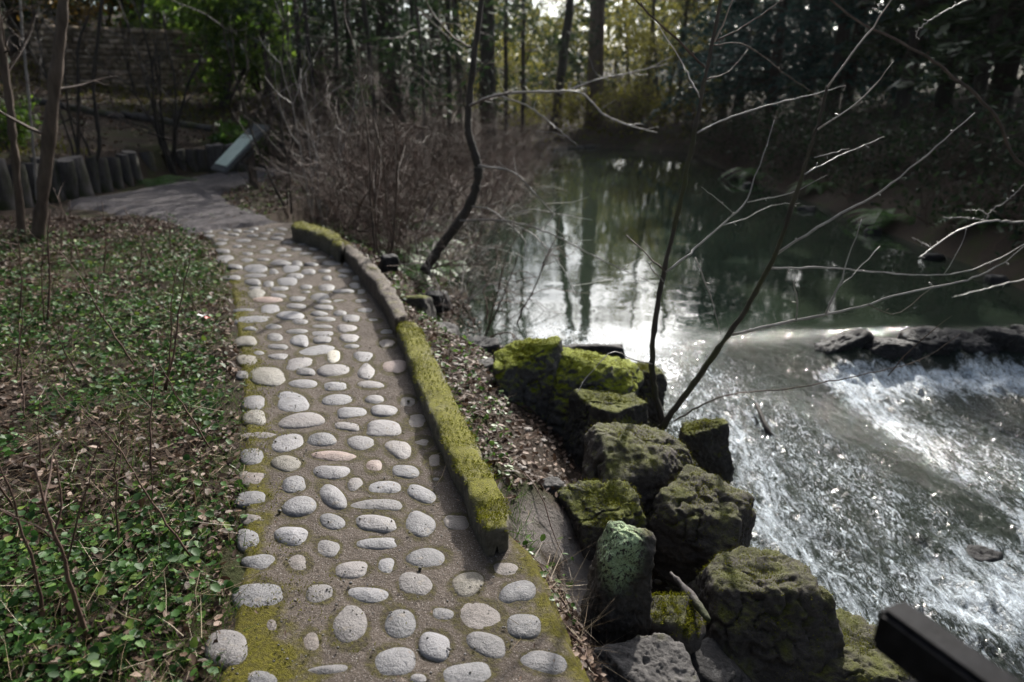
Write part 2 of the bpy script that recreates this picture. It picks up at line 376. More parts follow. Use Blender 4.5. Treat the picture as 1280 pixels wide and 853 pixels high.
el = (Xg - xl); Zg = Zg - .035 * smooth(.05, 0, el) - .06 * smooth(.05, 0, xr - Xg) * (Yg < 2.3)
crk = np.abs(Yg - 6.55 - .22 * (Xg + 2.3) - .05 * n2(Xg, Yg, 4, 3, 11)); Zg = Zg - .05 * smooth(.05, 0, crk) * smooth(-1.75, -2.0, Xg)
Zg = Zg + .006 * smooth(0, .12, Yg - 6.55 - .22 * (Xg + 2.3)) * smooth(-1.4, -2.1, Xg) * smooth(8.6, 7, Yg)
mossv = (.85 * smooth(.34, .0, el) - .14 + .35 * n2(Xg, Yg, 5, 3, 63)) * smooth(7.2, 6.0, Yg) - .05 + .25 * n2(Xg, Yg, 2.2, 3, 61) + .75 * smooth(.2, .02, xr - Xg) + .55 * smooth(.75, .2, el) * smooth(2.1, 1.6, Yg) + .35 * smooth(6, 7.5, Yg) * smooth(.5, .1, xr - Xg)

def m_cobble(name, a, b, moss=0.):
    t = NT(name, .5, .4); p = t.objc(); rnd = t.orand()
    vec = t.n.new("ShaderNodeVectorMath"); vec.operation = 'ADD'; t.L(p, vec.inputs[0]); cb = t.n.new("ShaderNodeCombineXYZ"); t.L(t.math('MULTIPLY', rnd, 40), cb.inputs[0]); t.L(cb.outputs[0], vec.inputs[1]); p = vec.outputs[0]
    c = t.mix(t.ramp(t.noise(16, p, 5), [(.3, 0), (.7, 1)]), a, b)
    c = t.mix(t.math('MULTIPLY', rnd, .5), c, tuple(x * .55 for x in a)); c = t.mix(t.ramp(t.math('FRACT', t.math('MULTIPLY', rnd, 7.3)), [(.45, 0), (.9, .5)]), c, (a[0] * 1.1, a[1] * .93, a[2] * .78)); c = t.mix(t.ramp(t.noise(9, p, 4), [(.45, 0), (.6, .35)]), c, tuple(x * .6 for x in a)); f = t.noise(120, p, 6, .75)
    c = t.mix(t.ramp(f, [(.36, .4), (.52, 0)]), c, (.085, .075, .068)); c = t.mix(t.ramp(t.noise(260, p, 2), [(.62, 0), (.72, .22)]), c, (.45, .43, .42))
    c = t.mix(t.ramp(t.noise(28, p, 3, .5), [(.63, 0), (.68, .75)]), c, (.14, .12, .10))
    m = t.math('ADD', t.math('MULTIPLY_ADD', t.nz(), -1.1, .85 + moss), t.math('MULTIPLY_ADD', t.noise(22, p, 7, .7), 1.3, -.65))
    mk = t.ramp(m, [(.35, 0), (.6, .9)]); c = t.mix(mk, c, t.mix(f, (.05, .045, .015), (.13, .12, .03)))
    t.color(c); t.bump(t.math('ADD', t.math('MULTIPLY', t.noise(30, p, 6), .8), t.math('MULTIPLY', f, .35)), .012, .8); return t.m
CM = {'g': m_cobble("cobble_grey", (.112, .110, .116), (.162, .158, .166)), 'l': m_cobble("cobble_pale", (.158, .154, .163), (.225, .220, .231)),
      'p': m_cobble("cobble_pink", (.21, .155, .138), (.27, .205, .185)), 'm': m_cobble("cobble_mossy", (.13, .12, .098), (.19, .175, .15), .28),
      'w': m_cobble("cobble_white", (.46, .43, .36), (.54, .50, .43)), 'd': m_cobble("cobble_brown_shaded", (.115, .098, .090), (.16, .138, .128), .10)}  # brown serves flush stones and also paints shade onto stones by the kerb
SA = [(175,10,110,30,0,'d'),(265,35,110,60,-10,'l'),(380,18,95,40,0,'g'),(512,38,95,50,8,'l'),(585,3,110,25,0,'l'),(640,62,95,60,15,'l'),(710,35,75,40,0,'d'),(148,80,75,55,0,'g'),(260,103,105,52,0,'m'),
 (425,80,165,35,3,'p'),(417,137,112,45,0,'l'),(556,115,62,50,0,'p'),(655,132,95,45,0,'g'),(755,95,65,55,0,'d'),(153,157,88,50,0,'d'),(287,177,88,50,-8,'g'),(490,174,56,40,-20,'l'),(415,215,120,55,38,'l'),
 (582,186,112,45,0,'l'),(145,222,115,48,-5,'g'),(298,253,115,62,-8,'l'),(565,244,160,42,3,'g'),(710,208,100,52,25,'l'),(760,157,45,22,0,'d'),(150,288,100,40,0,'d'),(420,300,90,48,5,'g'),(563,303,135,55,3,'l'),
 (706,310,92,85,30,'g'),(287,345,105,65,0,'l'),(140,360,80,65,0,'g'),(400,385,85,62,15,'g'),(567,371,135,38,-3,'l'),(165,433,105,55,0,'g'),(302,437,82,65,0,'d'),(478,460,120,52,-5,'l'),(594,443,58,55,0,'l'),
 (735,418,130,65,-5,'g'),(830,298,85,50,0,'d'),(170,550,150,105,0,'g'),(373,540,88,65,0,'g'),(535,545,132,55,3,'l'),(695,520,108,75,15,'g'),(863,512,105,80,-10,'m'),(993,457,100,45,0,'d'),(1030,540,105,75,0,'g'),
 (467,660,120,125,20,'g'),(636,632,102,95,0,'g'),(784,605,75,42,5,'g'),(905,620,150,110,0,'d'),(65,720,140,120,0,'g'),(758,710,105,92,15,'l'),(930,710,135,80,15,'g'),(1055,650,115,80,0,'g'),(608,766,132,95,-5,'l'),
 (395,792,150,35,-5,'g'),(1130,775,160,75,10,'g'),(195,820,110,60,0,'g'),(865,810,170,80,-10,'g'),(700,822,55,35,0,'l'),(340,700,60,90,0,'d'),(215,640,50,70,0,'d')]
SB = [(385,752,165,50,-5,'l'),(550,778,85,30,5,'l'),(682,785,125,55,0,'l'),(795,763,75,55,0,'d'),(220,745,85,50,0,'m'),(217,690,85,50,0,'g'),(358,685,120,65,5,'l'),(515,682,110,38,0,'l'),(648,681,70,30,0,'l'),(567,728,100,38,-5,'l'),
 (685,725,92,42,0,'l'),(765,683,60,35,0,'d'),(265,598,130,65,0,'m'),(395,625,105,32,0,'l'),(512,635,85,32,0,'l'),(637,630,95,30,0,'l'),(512,580,108,45,0,'l'),(625,578,55,55,30,'l'),(715,570,85,45,0,'p'),(403,585,65,25,0,'l'),
 (383,553,98,38,-8,'l'),(200,540,75,40,0,'m'),(505,527,55,42,-10,'w'),(610,530,70,35,0,'l'),(305,530,75,22,0,'l'),(440,508,125,35,-8,'l'),(567,492,60,18,0,'g'),(305,494,65,22,0,'l'),(385,472,60,45,10,'l'),(463,471,65,25,0,'l'),
 (560,464,70,28,0,'l'),(693,480,65,35,0,'d'),(190,475,80,40,0,'m'),(290,462,55,28,0,'l'),(470,447,85,20,0,'l'),(555,430,65,28,0,'l'),(372,439,75,18,0,'l'),(460,422,75,15,0,'g'),(285,422,60,22,0,'l'),(388,407,58,18,0,'l'),
 (470,397,70,18,0,'l'),(565,394,62,25,0,'p'),(215,396,120,28,0,'l'),(350,383,95,32,0,'l'),(448,375,60,18,0,'l'),(280,360,75,32,0,'l'),(470,355,72,18,0,'l'),(525,375,50,16,0,'g'),(612,365,60,15,0,'g'),(180,363,75,12,0,'g'),
 (372,350,75,18,0,'g'),(370,326,58,22,0,'l'),(270,328,110,20,0,'p'),(448,315,65,25,0,'l'),(310,311,65,13,0,'g'),(468,335,60,12,0,'g'),(312,288,62,18,0,'l'),(335,263,72,28,0,'l'),(214,264,58,24,0,'l'),(272,270,40,20,0,'p'),
 (472,287,65,22,0,'l'),(405,283,50,14,0,'g'),(540,298,75,16,0,'g'),(578,277,42,22,0,'g'),(600,299,35,18,0,'g'),(360,243,60,18,0,'g'),(480,250,35,16,0,'g'),(290,226,35,18,0,'g'),(360,219,65,28,0,'l'),(412,228,48,20,0,'g'),
 (310,195,75,18,0,'g'),(373,196,40,18,0,'l'),(425,200,48,14,0,'g'),(495,198,65,16,0,'g'),(535,243,40,12,0,'g'),(540,225,60,14,0,'g'),(470,226,45,14,0,'g'),(225,305,70,35,0,'m'),(225,240,80,15,0,'g'),(195,162,52,14,0,'l'),
 (265,157,55,16,0,'p'),(280,135,45,10,0,'l'),(330,170,50,10,0,'g'),(60,100,50,12,0,'g'),(110,115,45,10,0,'l'),(150,95,40,10,0,'l'),(180,118,60,12,0,'g'),(215,100,45,9,0,'l'),(250,112,40,10,0,'l'),(300,110,50,9,0,'g'),(340,125,45,9,0,'g'),
 (110,90,40,8,0,'g'),(200,85,40,7,0,'l'),(260,92,40,7,0,'l'),(310,95,45,7,0,'g'),(370,150,45,10,0,'l'),(405,165,50,10,0,'g'),(450,178,50,10,0,'g'),(390,130,40,8,0,'g'),(255,185,50,10,0,'g'),(405,300,40,10,0,'g'),(520,330,50,12,0,'d'),
 (600,330,55,14,0,'d'),(650,400,50,16,0,'d'),(690,440,60,20,0,'d'),(180,590,50,25,0,'m'),(240,515,45,18,0,'m'),(205,430,50,14,0,'m'),(225,285,50,12,0,'g')]
def cobble_mesh(cx, cy, w, h, rot, seed, kind='g'):
    g = np.random.default_rng(seed); na, nr = 28, 8; a = np.arange(na) * 2 * np.pi / na; th = R(rot)
    ex = g.uniform(1.75, 3.1); rr = (abs(np.cos(a)) ** ex + abs(np.sin(a)) ** ex) ** (-1 / ex)
    for k in (1, 2, 3): rr *= 1 + g.normal(0, .115 / k ** .8) * np.cos(k * a + g.uniform(0, 6.3))
    rr *= 1.08; q = np.linspace(0, 1, nr)[1:] ** .8
    px_ = lambda f: (cx + (np.cos(a) * w / 2 * np.cos(th) - np.sin(a) * h / 2 * np.sin(th)) * rr * f, cy + (np.cos(a) * w / 2 * np.sin(th) + np.sin(a) * h / 2 * np.cos(th)) * rr * f)
    size = np.linalg.norm(at_z(cx + w / 2, cy, 0) - at_z(cx - w / 2, cy, 0)); dep = np.linalg.norm(at_z(cx, cy + h / 2, 0) - at_z(cx, cy - h / 2, 0))
    top = np.clip(.13 * min(size, dep), .006, .016) * g.uniform(.7, 1.25) * (.45 if kind in 'd' else 1); pw = g.uniform(2.0, 4.0)
    x, y = px_(1.0); O = at_z(x, y, 0.); c = at_z(cx, cy, 0.); c = O.mean(0); tx, ty = g.normal(0, .12, 2)
    V = [c + [0, 0, top]]
    for f in q:
        L = c + (O - c) * f; zz = top * (1 - f ** pw) ** .62 - .006 * f; V += list(np.stack([L[:, 0], L[:, 1], zz + top * ((L[:, 0] - c[0]) * tx + (L[:, 1] - c[1]) * ty) / size * 2], -1))
    b = c + (O - c) * 1.04; V += list(np.stack([b[:, 0], b[:, 1], np.full(na, -.025)], -1)); V = np.array(V)
    d = n2(V[:, 0] + seed, V[:, 1], 22, 3, 3) * .16 * top + n2(V[:, 0] + seed, V[:, 1], 60, 2, 5) * .05 * top; V[:, 2] += d
    j = np.arange(na); j2 = (j + 1) % na; T = np.stack([np.zeros(na, int), 1 + j, 1 + j2], -1)
    Q = np.concatenate([np.stack([1 + r * na + j, 1 + (r + 1) * na + j, 1 + (r + 1) * na + j2, 1 + r * na + j2], -1) for r in range(nr - 1)])
    return V, Q, T, c
stones = [(260 + a / 2.667, 540 + b / 2.667, c / 2.667, d / 2.667, r, k) for a, b, c, d, r, k in SA] + [(240 + a / 2.843, 260 + b / 2.843, c / 2.843, d / 2.843, r, k) for a, b, c, d, r, k in SB]
g = np.random.default_rng(55); tries = 0; n0 = len(stones)                     # the close set small cobbles where the path meets the gravel
while len(stones) < n0 + 46 and tries < 4000:
    tries += 1; cy = g.uniform(286, 352); xa = np.interp(cy, [285, 300, 330, 352], [250, 268, 284, 290]); xb = np.interp(cy, [285, 305, 330, 352], [368, 420, 440, 462]); cx = g.uniform(xa, xb); w = g.uniform(11, 22) * (cy - 230) / 90 + 4; h = w * g.uniform(.24, .34) * (cy - 190) / 110
    if all(abs(cx - q[0]) > (w + q[2]) * .53 or abs(cy - q[1]) > (h + q[3]) * .55 for q in stones): stones.append((cx, cy, w, h, g.uniform(-6, 6), 'lgg'[g.integers(0, 3)]))
tries = 0; n0 = len(stones)                                                      # and the ones underfoot
while len(stones) < n0 + 24 and tries < 4000:
    tries += 1; cy = g.uniform(885, 1180); xa, xb = at_z(640, cy, 0)[1], 0; yw_ = np.array([xa]); x0_, x1_ = edge(EDGE_L, yw_)[0], edge(EDGE_R, yw_)[0]; dd = xa * CP + EYE * SP; cx = 640 + FPX * g.uniform(x0_ + .06, x1_ - .06) / dd; w = g.uniform(45, 75) * (1 + (cy - 853) / 900); h = w * g.uniform(.7, .95)
    if all(abs(cx - q[0]) > (w + q[2]) * .55 or abs(cy - q[1]) > (h + q[3]) * .55 for q in stones): stones.append((cx, cy, w, h, 0, 'g'))
far_st = set(range(n0, len(stones))); stones = [(*q[:4], q[4], q[5]) for q in stones]
dv = np.stack([Xg, Yg, Zg - EYE], -1); dep_ = dv[..., 1] * CP - dv[..., 2] * SP; upv = dv[..., 1] * SP + dv[..., 2] * CP; dep_ = np.maximum(dep_, .2)
PXX = 640 + dv[..., 0] / dep_ * FPX; PXY = 426.5 - upv / dep_ * FPX; rimv = np.zeros_like(Xg)
for cx, cy, w, h, r, k in stones:
    a_ = R(r); du = (PXX - cx) * math.cos(a_) + (PXY - cy) * math.sin(a_); dw_ = -(PXX - cx) * math.sin(a_) + (PXY - cy) * math.cos(a_); e = np.hypot(du / (w / 2), dw_ / (h / 2)); rimv = np.maximum(rimv, smooth(1.55, 1.08, e))
path = obj("cobble_path", np.stack([Xg, Yg, Zg], -1), grid_faces(len(us), len(ys))[:, ::-1], M['mortar'], attrs={"moss": mossv, "rim": rimv}); tag(path, kind="structure")
stones.sort(key=lambda q: -q[2] * q[3] * (q[1] < 860)); rest = MB()
for i, (cx, cy, w, h, r, k) in enumerate(stones):
    V, Q, T, c = cobble_mesh(cx, cy, w, h, r, i, k)
    if i < 100:
        o = obj("cobblestone", V - c, [Q, T], CM[k], path); o.location = c
        if k == 'w': o['label'] = "bright white cobblestone, paler than every other"
    else: rest.add(V, Q, T)
o = rest.build("cobblestones", CM['g'], path); o['kind'] = 'stuff'

# ------------------------------------------------------------------ creek
t = NT("creek_water", .05, .5); p = t.pos(); t.b.inputs['IOR'].default_value = 1.33
mp = t.n.new("ShaderNodeMapping"); mp.inputs['Rotation'].default_value = (0, 0, R(-32)); mp.inputs['Scale'].default_value = (1, .38, 1); t.L(p, mp.inputs[0])
fo = t.attr("foam"); tu = t.attr("turb"); st = t.noise(11, mp.outputs[0], 9, .72, 1.2); fine = t.noise(75, p, 5, .75)
fm = t.math('ADD', t.math('MULTIPLY_ADD', st, 2.4, -1.55), t.math('ADD', fo, t.math('MULTIPLY_ADD', fine, .9, -.45)))
fk = t.math('MULTIPLY', t.ramp(fm, [(.36, 0), (.95, 1)]), t.ramp(t.noise(38, mp.outputs[0], 7, .75, .8), [(.36, .25), (.56, 1)]))
sk = t.math('MULTIPLY', t.ramp(t.noise(30, mp.outputs[0], 8, .8, 1.5), [(.50, 0), (.60, .95)]), t.math('MULTIPLY', t.attr('spark'), t.ramp(t.noise(4.2, mp.outputs[0], 6, .65, 1.4), [(.40, .12), (.58, 1)])))  # white flecks for aerated water and sun sparkle, put into the colour
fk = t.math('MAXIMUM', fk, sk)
deep = t.mix(t.ramp(t.noise(.5, p, 3), [(.3, 0), (.7, 1)]), (.014, .021, .015), (.022, .029, .019))
t.color(t.mix(fk, deep, (.70, .78, .86))); t.rough(t.math('ADD', t.math('MULTIPLY', fk, .40), t.math('MULTIPLY_ADD', tu, .035, .03)))
rp = t.math('ADD', t.noise(2.2, p, 4, .5), t.math('MULTIPLY', t.noise(9, p, 3, .5), .25))
b1 = t.bump(rp, .010, .22)
r2 = t.math('MULTIPLY', t.math('ADD', t.noise(26, mp.outputs[0], 6, .65, 1.), t.math('MULTIPLY', fine, .4)), tu); t.bump(r2, .034, 1., b1)
M['water'] = t.m
gx = axis(-2.2, .2, 6.8, 11, .025, 1.06); gy = axis(-2.5, 1.6, 8.0, 33.5, .025, 1.05); X, Y = np.meshgrid(gx, gy)
Z = water_level(X, Y); yw = np.interp(X, WEIR[:, 0], WEIR[:, 1]); s = yw - Y
ca, sa_ = math.cos(R(-60)), math.sin(R(-60)); al = X * ca + Y * sa_; ac = -X * sa_ + Y * ca
tb = smooth(-.9, .9, s) * (1 - .55 * smooth(2.6, 3.2, X) * smooth(2.4, 3.4, Y) * smooth(.5, .1, np.abs((Y - 4.75) + .55 * (X - 3.1)) - .1))
tongue = np.exp(-(((Y - 5.2) + .62 * (X - 2.35)) / .42) ** 2) * smooth(1.5, 2.0, X) * smooth(5.4, 4.2, X)
tb = tb * (1 - .45 * tongue)
s = s + .16 * n2(X, Y, 1.8, 3, 71) + .05 * n2(X, Y, 6, 2, 72); led = smooth(2.2, 3.8, X + .5 * n2(X, Y, 1.5, 2, 73)) * np.exp(-((s - .30) / .33) ** 2); led2 = smooth(2.3, 2.8, X) * smooth(.1, .4, s) * smooth(2.0, .5, s)
pool = np.exp(-(((X - 4.6) / .75) ** 2 + ((Y - 5.0) / .45) ** 2))
wv = n2(al * .45, ac, 4.5, 4, 2); wv2 = n2(al * .6, ac * 1.3, 14, 3, 6)
Z = Z + tb * (.045 * wv + .026 * wv2 + .018 * n2(al * .5, ac, 9, 2, 17) + .03 * n2(X, Y, 1.6, 2, 8)) + led * (.03 + .05 * wv2) + .0025 * n2(X, Y, 2.6, 2, 4)
def band(pts, w0, w1=None, zz=-.92):
    P = at_z(*np.array(pts, float).T, zz)[:, :2]; return np.exp(-(seg_dist(X, Y, spline(P, 30)) / w0) ** 2)
bub = band([(1180, 740), (1230, 690), (1290, 670)], .28, zz=-1.05) + band([(1230, 790), (1290, 760)], .22, zz=-1.1); Z = Z + bub * (.03 + .05 * n2(X, Y, 7, 3, 5))
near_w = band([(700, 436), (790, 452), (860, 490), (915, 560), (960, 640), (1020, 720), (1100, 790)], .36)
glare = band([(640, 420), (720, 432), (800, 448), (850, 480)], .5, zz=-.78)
diag = band([(1030, 475), (1110, 520), (1190, 575), (1290, 640)], .26)
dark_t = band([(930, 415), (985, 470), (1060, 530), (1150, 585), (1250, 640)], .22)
foam = 1.05 * led + .50 * led2 * (1 - .9 * pool) + .55 * bub + .58 * near_w + .15 * glare + .38 * diag - .55 * dark_t - .7 * pool + .34 * smooth(.2, 1.2, s) + .8 * band([(985, 450), (1010, 432), (1050, 424)], .14, zz=-.8)  # glare term paints the mirrored bright sky into the foam colour
foam = foam * smooth(-.7, .3, s) - 1.2 * (1 - smooth(-.7, .3, s))
Z = Z + .02 * smooth(-.3, .3, s) * n2(al * .35, ac, 7, 3, 15)
tb = np.clip(tb * (1 - .6 * glare) + .9 * np.exp(-((s - .05) / .45) ** 2) * smooth(1.2, 2.2, X), 0, 1.2)
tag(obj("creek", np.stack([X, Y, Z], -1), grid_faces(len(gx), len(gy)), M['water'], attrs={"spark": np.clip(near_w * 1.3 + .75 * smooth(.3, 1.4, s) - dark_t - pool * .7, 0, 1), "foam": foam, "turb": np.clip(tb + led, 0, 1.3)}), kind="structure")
# ------------------------------------------------------------------ mossy kerbs along the path
import bmesh
def kerb(name, Lp, Rp, top, mat, label, n=90, seed=1, bottom=-.12, jag=.012, drop=0.):
    A = spline(at_z(*np.array(Lp, float).T, top), n); B = spline(at_z(*np.array(Rp, float).T, top), n)
    prof = [(0, 0), (0, .35), (0, .7), (.01, .9), (.05, .985), (.16, 1.01), (.33, 1.03), (.5, 1.03), (.67, 1.02), (.84, 1.0), (.95, .97), (.995, .88), (1.0, .7), (1.02, .35), (1.03, 0)]
    V = []
    for i in range(n):
        e = min(i, n - 1 - i) / 3.; f = 1 if e >= 1 else .8 + .2 * math.sqrt(1 - (1 - e) ** 2)
        for u, v in prof:
            q = A[i] + (B[i] - A[i]) * (.5 + (u - .5) * f); V.append((q[0], q[1], bottom + (top - bottom) * v * (.9 + .1 * f) - drop * i / n))
    V = np.array(V); k = len(prof); N = np.stack([fbm(V * 9 + 31 * j + seed, 4, seed + j) for j in range(3)], -1)
    V += N * jag * 2.0 + np.stack([fbm(V * 40 + 11 * j, 2, seed + 9 + j) for j in range(3)], -1) * jag * .55
    i = np.arange(n - 1)[:, None] * k + np.arange(k - 1)[None]; Q = np.stack([i, i + 1, i + k + 1, i + k], -1).reshape(-1, 4)
    c0 = V[:k].mean(0); c1 = V[-k:].mean(0); m = len(V); V = np.concatenate([V, [c0, c1]]); j = np.arange(k - 1)
    T = np.concatenate([np.stack([j + 1, j, np.full(k - 1, m)], -1), np.stack([(n - 1) * k + j, (n - 1) * k + j + 1, np.full(k - 1, m + 1)], -1)])
    c = V.mean(0); c[2] = 0
    return tag(obj(name, V, [Q, T], mat, loc=c), label, "kerb stone")
M['moss_kerb'] = m_rock("mossy_kerb_stone", (.10, .09, .07), (.17, .15, .12), (.145, .142, .006), .58, .18, mosst=(.058, .048, .008))
M['bare_kerb'] = m_rock("bare_kerb_stone", (.085, .066, .052), (.145, .118, .098), (.10, .09, .02), .22, .16)
kerb("kerb_stone", [(607, 668), (588, 625), (570, 583), (545, 532), (520, 472), (505, 430), (496, 406)], [(638, 660), (626, 612), (606, 572), (577, 510), (548, 452), (532, 420), (519, 404)], .102, M['moss_kerb'],
     "long low kerb stone under a full coat of yellow green moss, beside the cobbles", 110, 3)
kerb("kerb_stone", [(494, 399), (482, 376), (466, 353), (447, 330), (428, 309)], [(511, 392), (497, 364), (478, 340), (458, 320), (438, 304)], .14, M['bare_kerb'],
     "bare brown kerb stone with little moss, curving between two mossy kerbs", 80, 7, jag=.015)
kerb("kerb_stone", [(424, 309), (413, 301), (396, 292), (380, 287), (363, 282)], [(431, 303), (424, 293), (408, 284), (390, 279), (370, 277)], .17, M['moss_kerb'],
     "short rounded bright green mossy kerb at the gravel end of the cobbles", 60, 11, jag=.02)

# ------------------------------------------------------------------ boulders
_ico = {}
def ico(n):
    if n not in _ico:
        bm = bmesh.new(); bmesh.ops.create_icosphere(bm, subdivisions=n, radius=1); _ico[n] = (np.array([v.co[:] for v in bm.verts]), np.array([[v.index for v in f.verts] for f in bm.faces])); bm.free()
    return _ico[n]
def rock_shape(rad, seed, blocky=.7, rough=.05, n=5, flat=.85, planes=3):
    D, T = ico(n); g = np.random.default_rng(seed); A = np.array([[1, 0, 0], [-1, 0, 0], [0, 1, 0], [0, -1, 0], [0, 0, 1], [0, 0, -1]], float); A[:4] += g.normal(0, .24, (4, 3)); A[4] += g.normal(0, .13, 3)
    C = g.normal(size=(planes + 3, 3)); C[:, 2] = np.abs(C[:, 2]) * .7; C /= np.linalg.norm(C, axis=1, keepdims=True); N = np.concatenate([A, C]); N /= np.linalg.norm(N, axis=1, keepdims=True)
    d = np.concatenate([g.uniform(.74, .92, 4), [flat * .9, .9], g.uniform(.86, 1.08, len(C))])
    q = np.maximum(D @ N.T, 1e-3) / d; k = 30 * blocky; r = np.minimum((np.sum(q ** k, 1)) ** (-1 / k), 1.32); V = D * r[:, None]
    V[:, :2] *= (1 + .10 * (.3 - V[:, 2:3])); V = V * np.asarray(rad); L = min(rad); nn = D / np.linalg.norm(D / np.asarray(rad), axis=1, keepdims=True) / np.asarray(rad); nn /= np.linalg.norm(nn, axis=1, keepdims=True)
    w = V / L + .25 * np.stack([fbm(V / L * 2 + 5 * c + seed, 3, seed + c) for c in range(3)], -1); cr = np.abs(fbm(w * 1.5 + seed, 2, seed + 21)); crack = smooth(.05, .0, cr)
    h = fbm(V / L * 1.4 + seed, 4, seed) * .17 * L + (.35 - np.abs(fbm(w * 3.0 + seed, 4, seed + 5, .6)) * 1.6) * rough * 1.5 * L + fbm(V * 17 + seed, 3, seed + 7, .6) * .013 + fbm(V * 60 + seed, 2, seed + 8) * .007 - crack * .10 * L
    return V + nn * h[:, None], T
ROCK = {'bright': m_rock("bright_moss_rock", (.10, .095, .09), (.17, .16, .155), (.22, .25, .012), .70, .13, mosst=(.06, .07, .012)),
        'moss': m_rock("moss_rock", (.05, .045, .041), (.10, .09, .083), (.10, .11, .008), .58, .14, mosst=(.045, .045, .012)),
        'brown': m_rock("brown_moss_rock", (.055, .046, .040), (.115, .10, .092), (.075, .082, .008), .46, .2, mosst=(.036, .030, .012)),
        'bare': m_rock("bare_rock", (.075, .07, .068), (.14, .13, .125), (.07, .07, .02), .12, .16),
        'dark': m_rock("dark_wet_rock", (.025, .024, .025), (.05, .048, .05), (.05, .06, .012), .08, .1, wet=True),
        'lichen': m_rock("lichen_rock", (.055, .048, .042), (.10, .088, .078), (.10, .10, .02), .38, .18, lichen=True)}
def boulder(cx, cy, w, h, z, kind, seed, label, rz=0., deep=1.0, blocky=.75, flat=.8, name="boulder", cat="boulder", group=None, lich=None, n=6, tilt=(0, 0), planes=3):
    c = at_z(cx, cy, z); dist = (c[1] * CP - (c[2] - EYE) * SP); a = w / 2 * dist / FPX; v = h / 2 * dist / FPX
    ph = math.atan2(EYE - c[2], math.hypot(c[0], c[1])); b = a * deep; cz2 = (v * v - (b * math.sin(ph)) ** 2) / math.cos(ph) ** 2; cz = math.sqrt(cz2) if cz2 > (.45 * a) ** 2 else .45 * a
    b = min(b, math.sqrt(max(v * v - (cz * math.cos(ph)) ** 2, (.4 * a * math.sin(ph)) ** 2)) / math.sin(ph))
    V, T = rock_shape((a * 1.04, b * 1.04, cz * 1.06), seed, blocky, .06, n, flat, planes); Mz = np.array(Matrix.Rotation(rz, 3, 'Z') @ Matrix.Rotation(tilt[0], 3, 'X') @ Matrix.Rotation(tilt[1], 3, 'Y')); V = V @ Mz.T
    at = None
    if lich is not None:
        P = V + c; q = at_z(*lich, c[2] + cz * .8); at = {"lichen": smooth(.16, .07, np.linalg.norm((P - q) * (1.35, .8, .7), axis=1))}
    o = bpy.data.objects.new(name, mesh_data(name, V, T, ROCK[kind], True, at)); o.location = c; link(o)
    return tag(o, label, cat, group)
boulder(663, 482, 84, 106, -.36, 'bright', 21, "bright green moss topped boulder at the upstream end of the boulder row", deep=.85, flat=.92, blocky=.6)
boulder(735, 490, 112, 100, -.40, 'bright', 22, "wide moss capped boulder next to a small dark wet rock", deep=.8, flat=.9, blocky=.6)
boulder(742, 445, 84, 34, -.72, 'dark', 23, "dark wet bare rock poking above the water behind a mossy boulder", deep=.7, n=4)
boulder(802, 492, 58, 78, -.50, 'moss', 24, "narrow olive moss covered boulder behind the twin sapling stems", deep=.8, flat=.9)
boulder(757, 528, 102, 92, -.46, 'moss', 25, "flat topped boulder with green moss and a bare grey corner", rz=.4, deep=.8, flat=.75)
boulder(797, 592, 142, 126, -.42, 'brown', 26, "large brown boulder with thin moss and a cracked grey top at the sapling's foot", rz=.3, deep=.9, flat=.8)
boulder(879, 562, 66, 78, -.62, 'moss', 27, "dark green mossy boulder standing at the edge of the white water", deep=.8, flat=.95, blocky=.5)
boulder(875, 652, 128, 122, -.48, 'brown', 28, "long moss edged boulder sloping down to the rapids", rz=-.6, deep=1.0, flat=.85)
boulder(752, 645, 98, 86, -.38, 'moss', 29, "low shaded rock slab with a moss rim below the brown boulder", rz=.5, deep=.9, flat=.6)
boulder(774, 735, 78, 150, -.26, 'lichen', 30, "upright pointed rock with a patch of pale green lichen", deep=.9, flat=1.0, blocky=.6, lich=(774, 684))
boulder(945, 758, 156, 132, -.56, 'brown', 31, "big dark mossy boulder leaning over the rapids", rz=.2, deep=.9, flat=.85)
boulder(1040, 832, 190, 100, -.72, 'brown', 32, "broad low dark brown boulder in front of the black rail", rz=.1, deep=.9, flat=.8)
boulder(815, 845, 128, 92, -.36, 'bare', 33, "grey angular bare rock at the bottom edge of the bank", rz=.2, deep=.9, flat=.8, blocky=.9)
boulder(838, 778, 66, 56, -.42, 'brown', 34, "small moss flecked rock wedged beside the lichen covered rock", deep=.9, n=4)
boulder(885, 838, 90, 60, -.60, 'dark', 35, "dark flat stone in the gap under the big mossy boulder", deep=.9, n=4)
boulder(690, 606, 34, 18, -.28, 'bare', 36, "small pale flat stone in the hollow behind the mossy kerb", deep=1.2, n=4, name="stone", cat="stone")
boulder(640, 606, 26, 18, -.18, 'bare', 37, "small grey stone touching the mossy kerb", deep=1.1, n=4, name="stone", cat="stone")
boulder(606, 470, 36, 44, -.38, 'bare', 38, "upright pale grey stone between kerb and bright mossy boulder", deep=.8, n=4, name="stone", cat="stone")
boulder(600, 438, 52, 34, -.60, 'dark', 39, "dark wet stone at the pond edge beside the bright mossy boulder", deep=.8, n=4, name="stone", cat="stone")
boulder(575, 520, 46, 40, -.24, 'brown', 40, "brown mossy stone half buried behind the kerb", deep=.9, n=4, name="stone", cat="stone")
boulder(552, 418, 44, 30, -.30, 'bare', 41, "grey stone sunk in the plants behind the kerb joint", deep=.9, n=4, name="stone", cat="stone")
boulder(520, 388, 42, 46, -.20, 'moss', 42, "mossy stone behind the end of the bare brown kerb", deep=.9, n=4, name="stone", cat="stone")
boulder(487, 328, 24, 22, -.06, 'dark', 43, "round dark stone among twigs behind the bare kerb", deep=.9, n=4, name="stone", cat="stone")
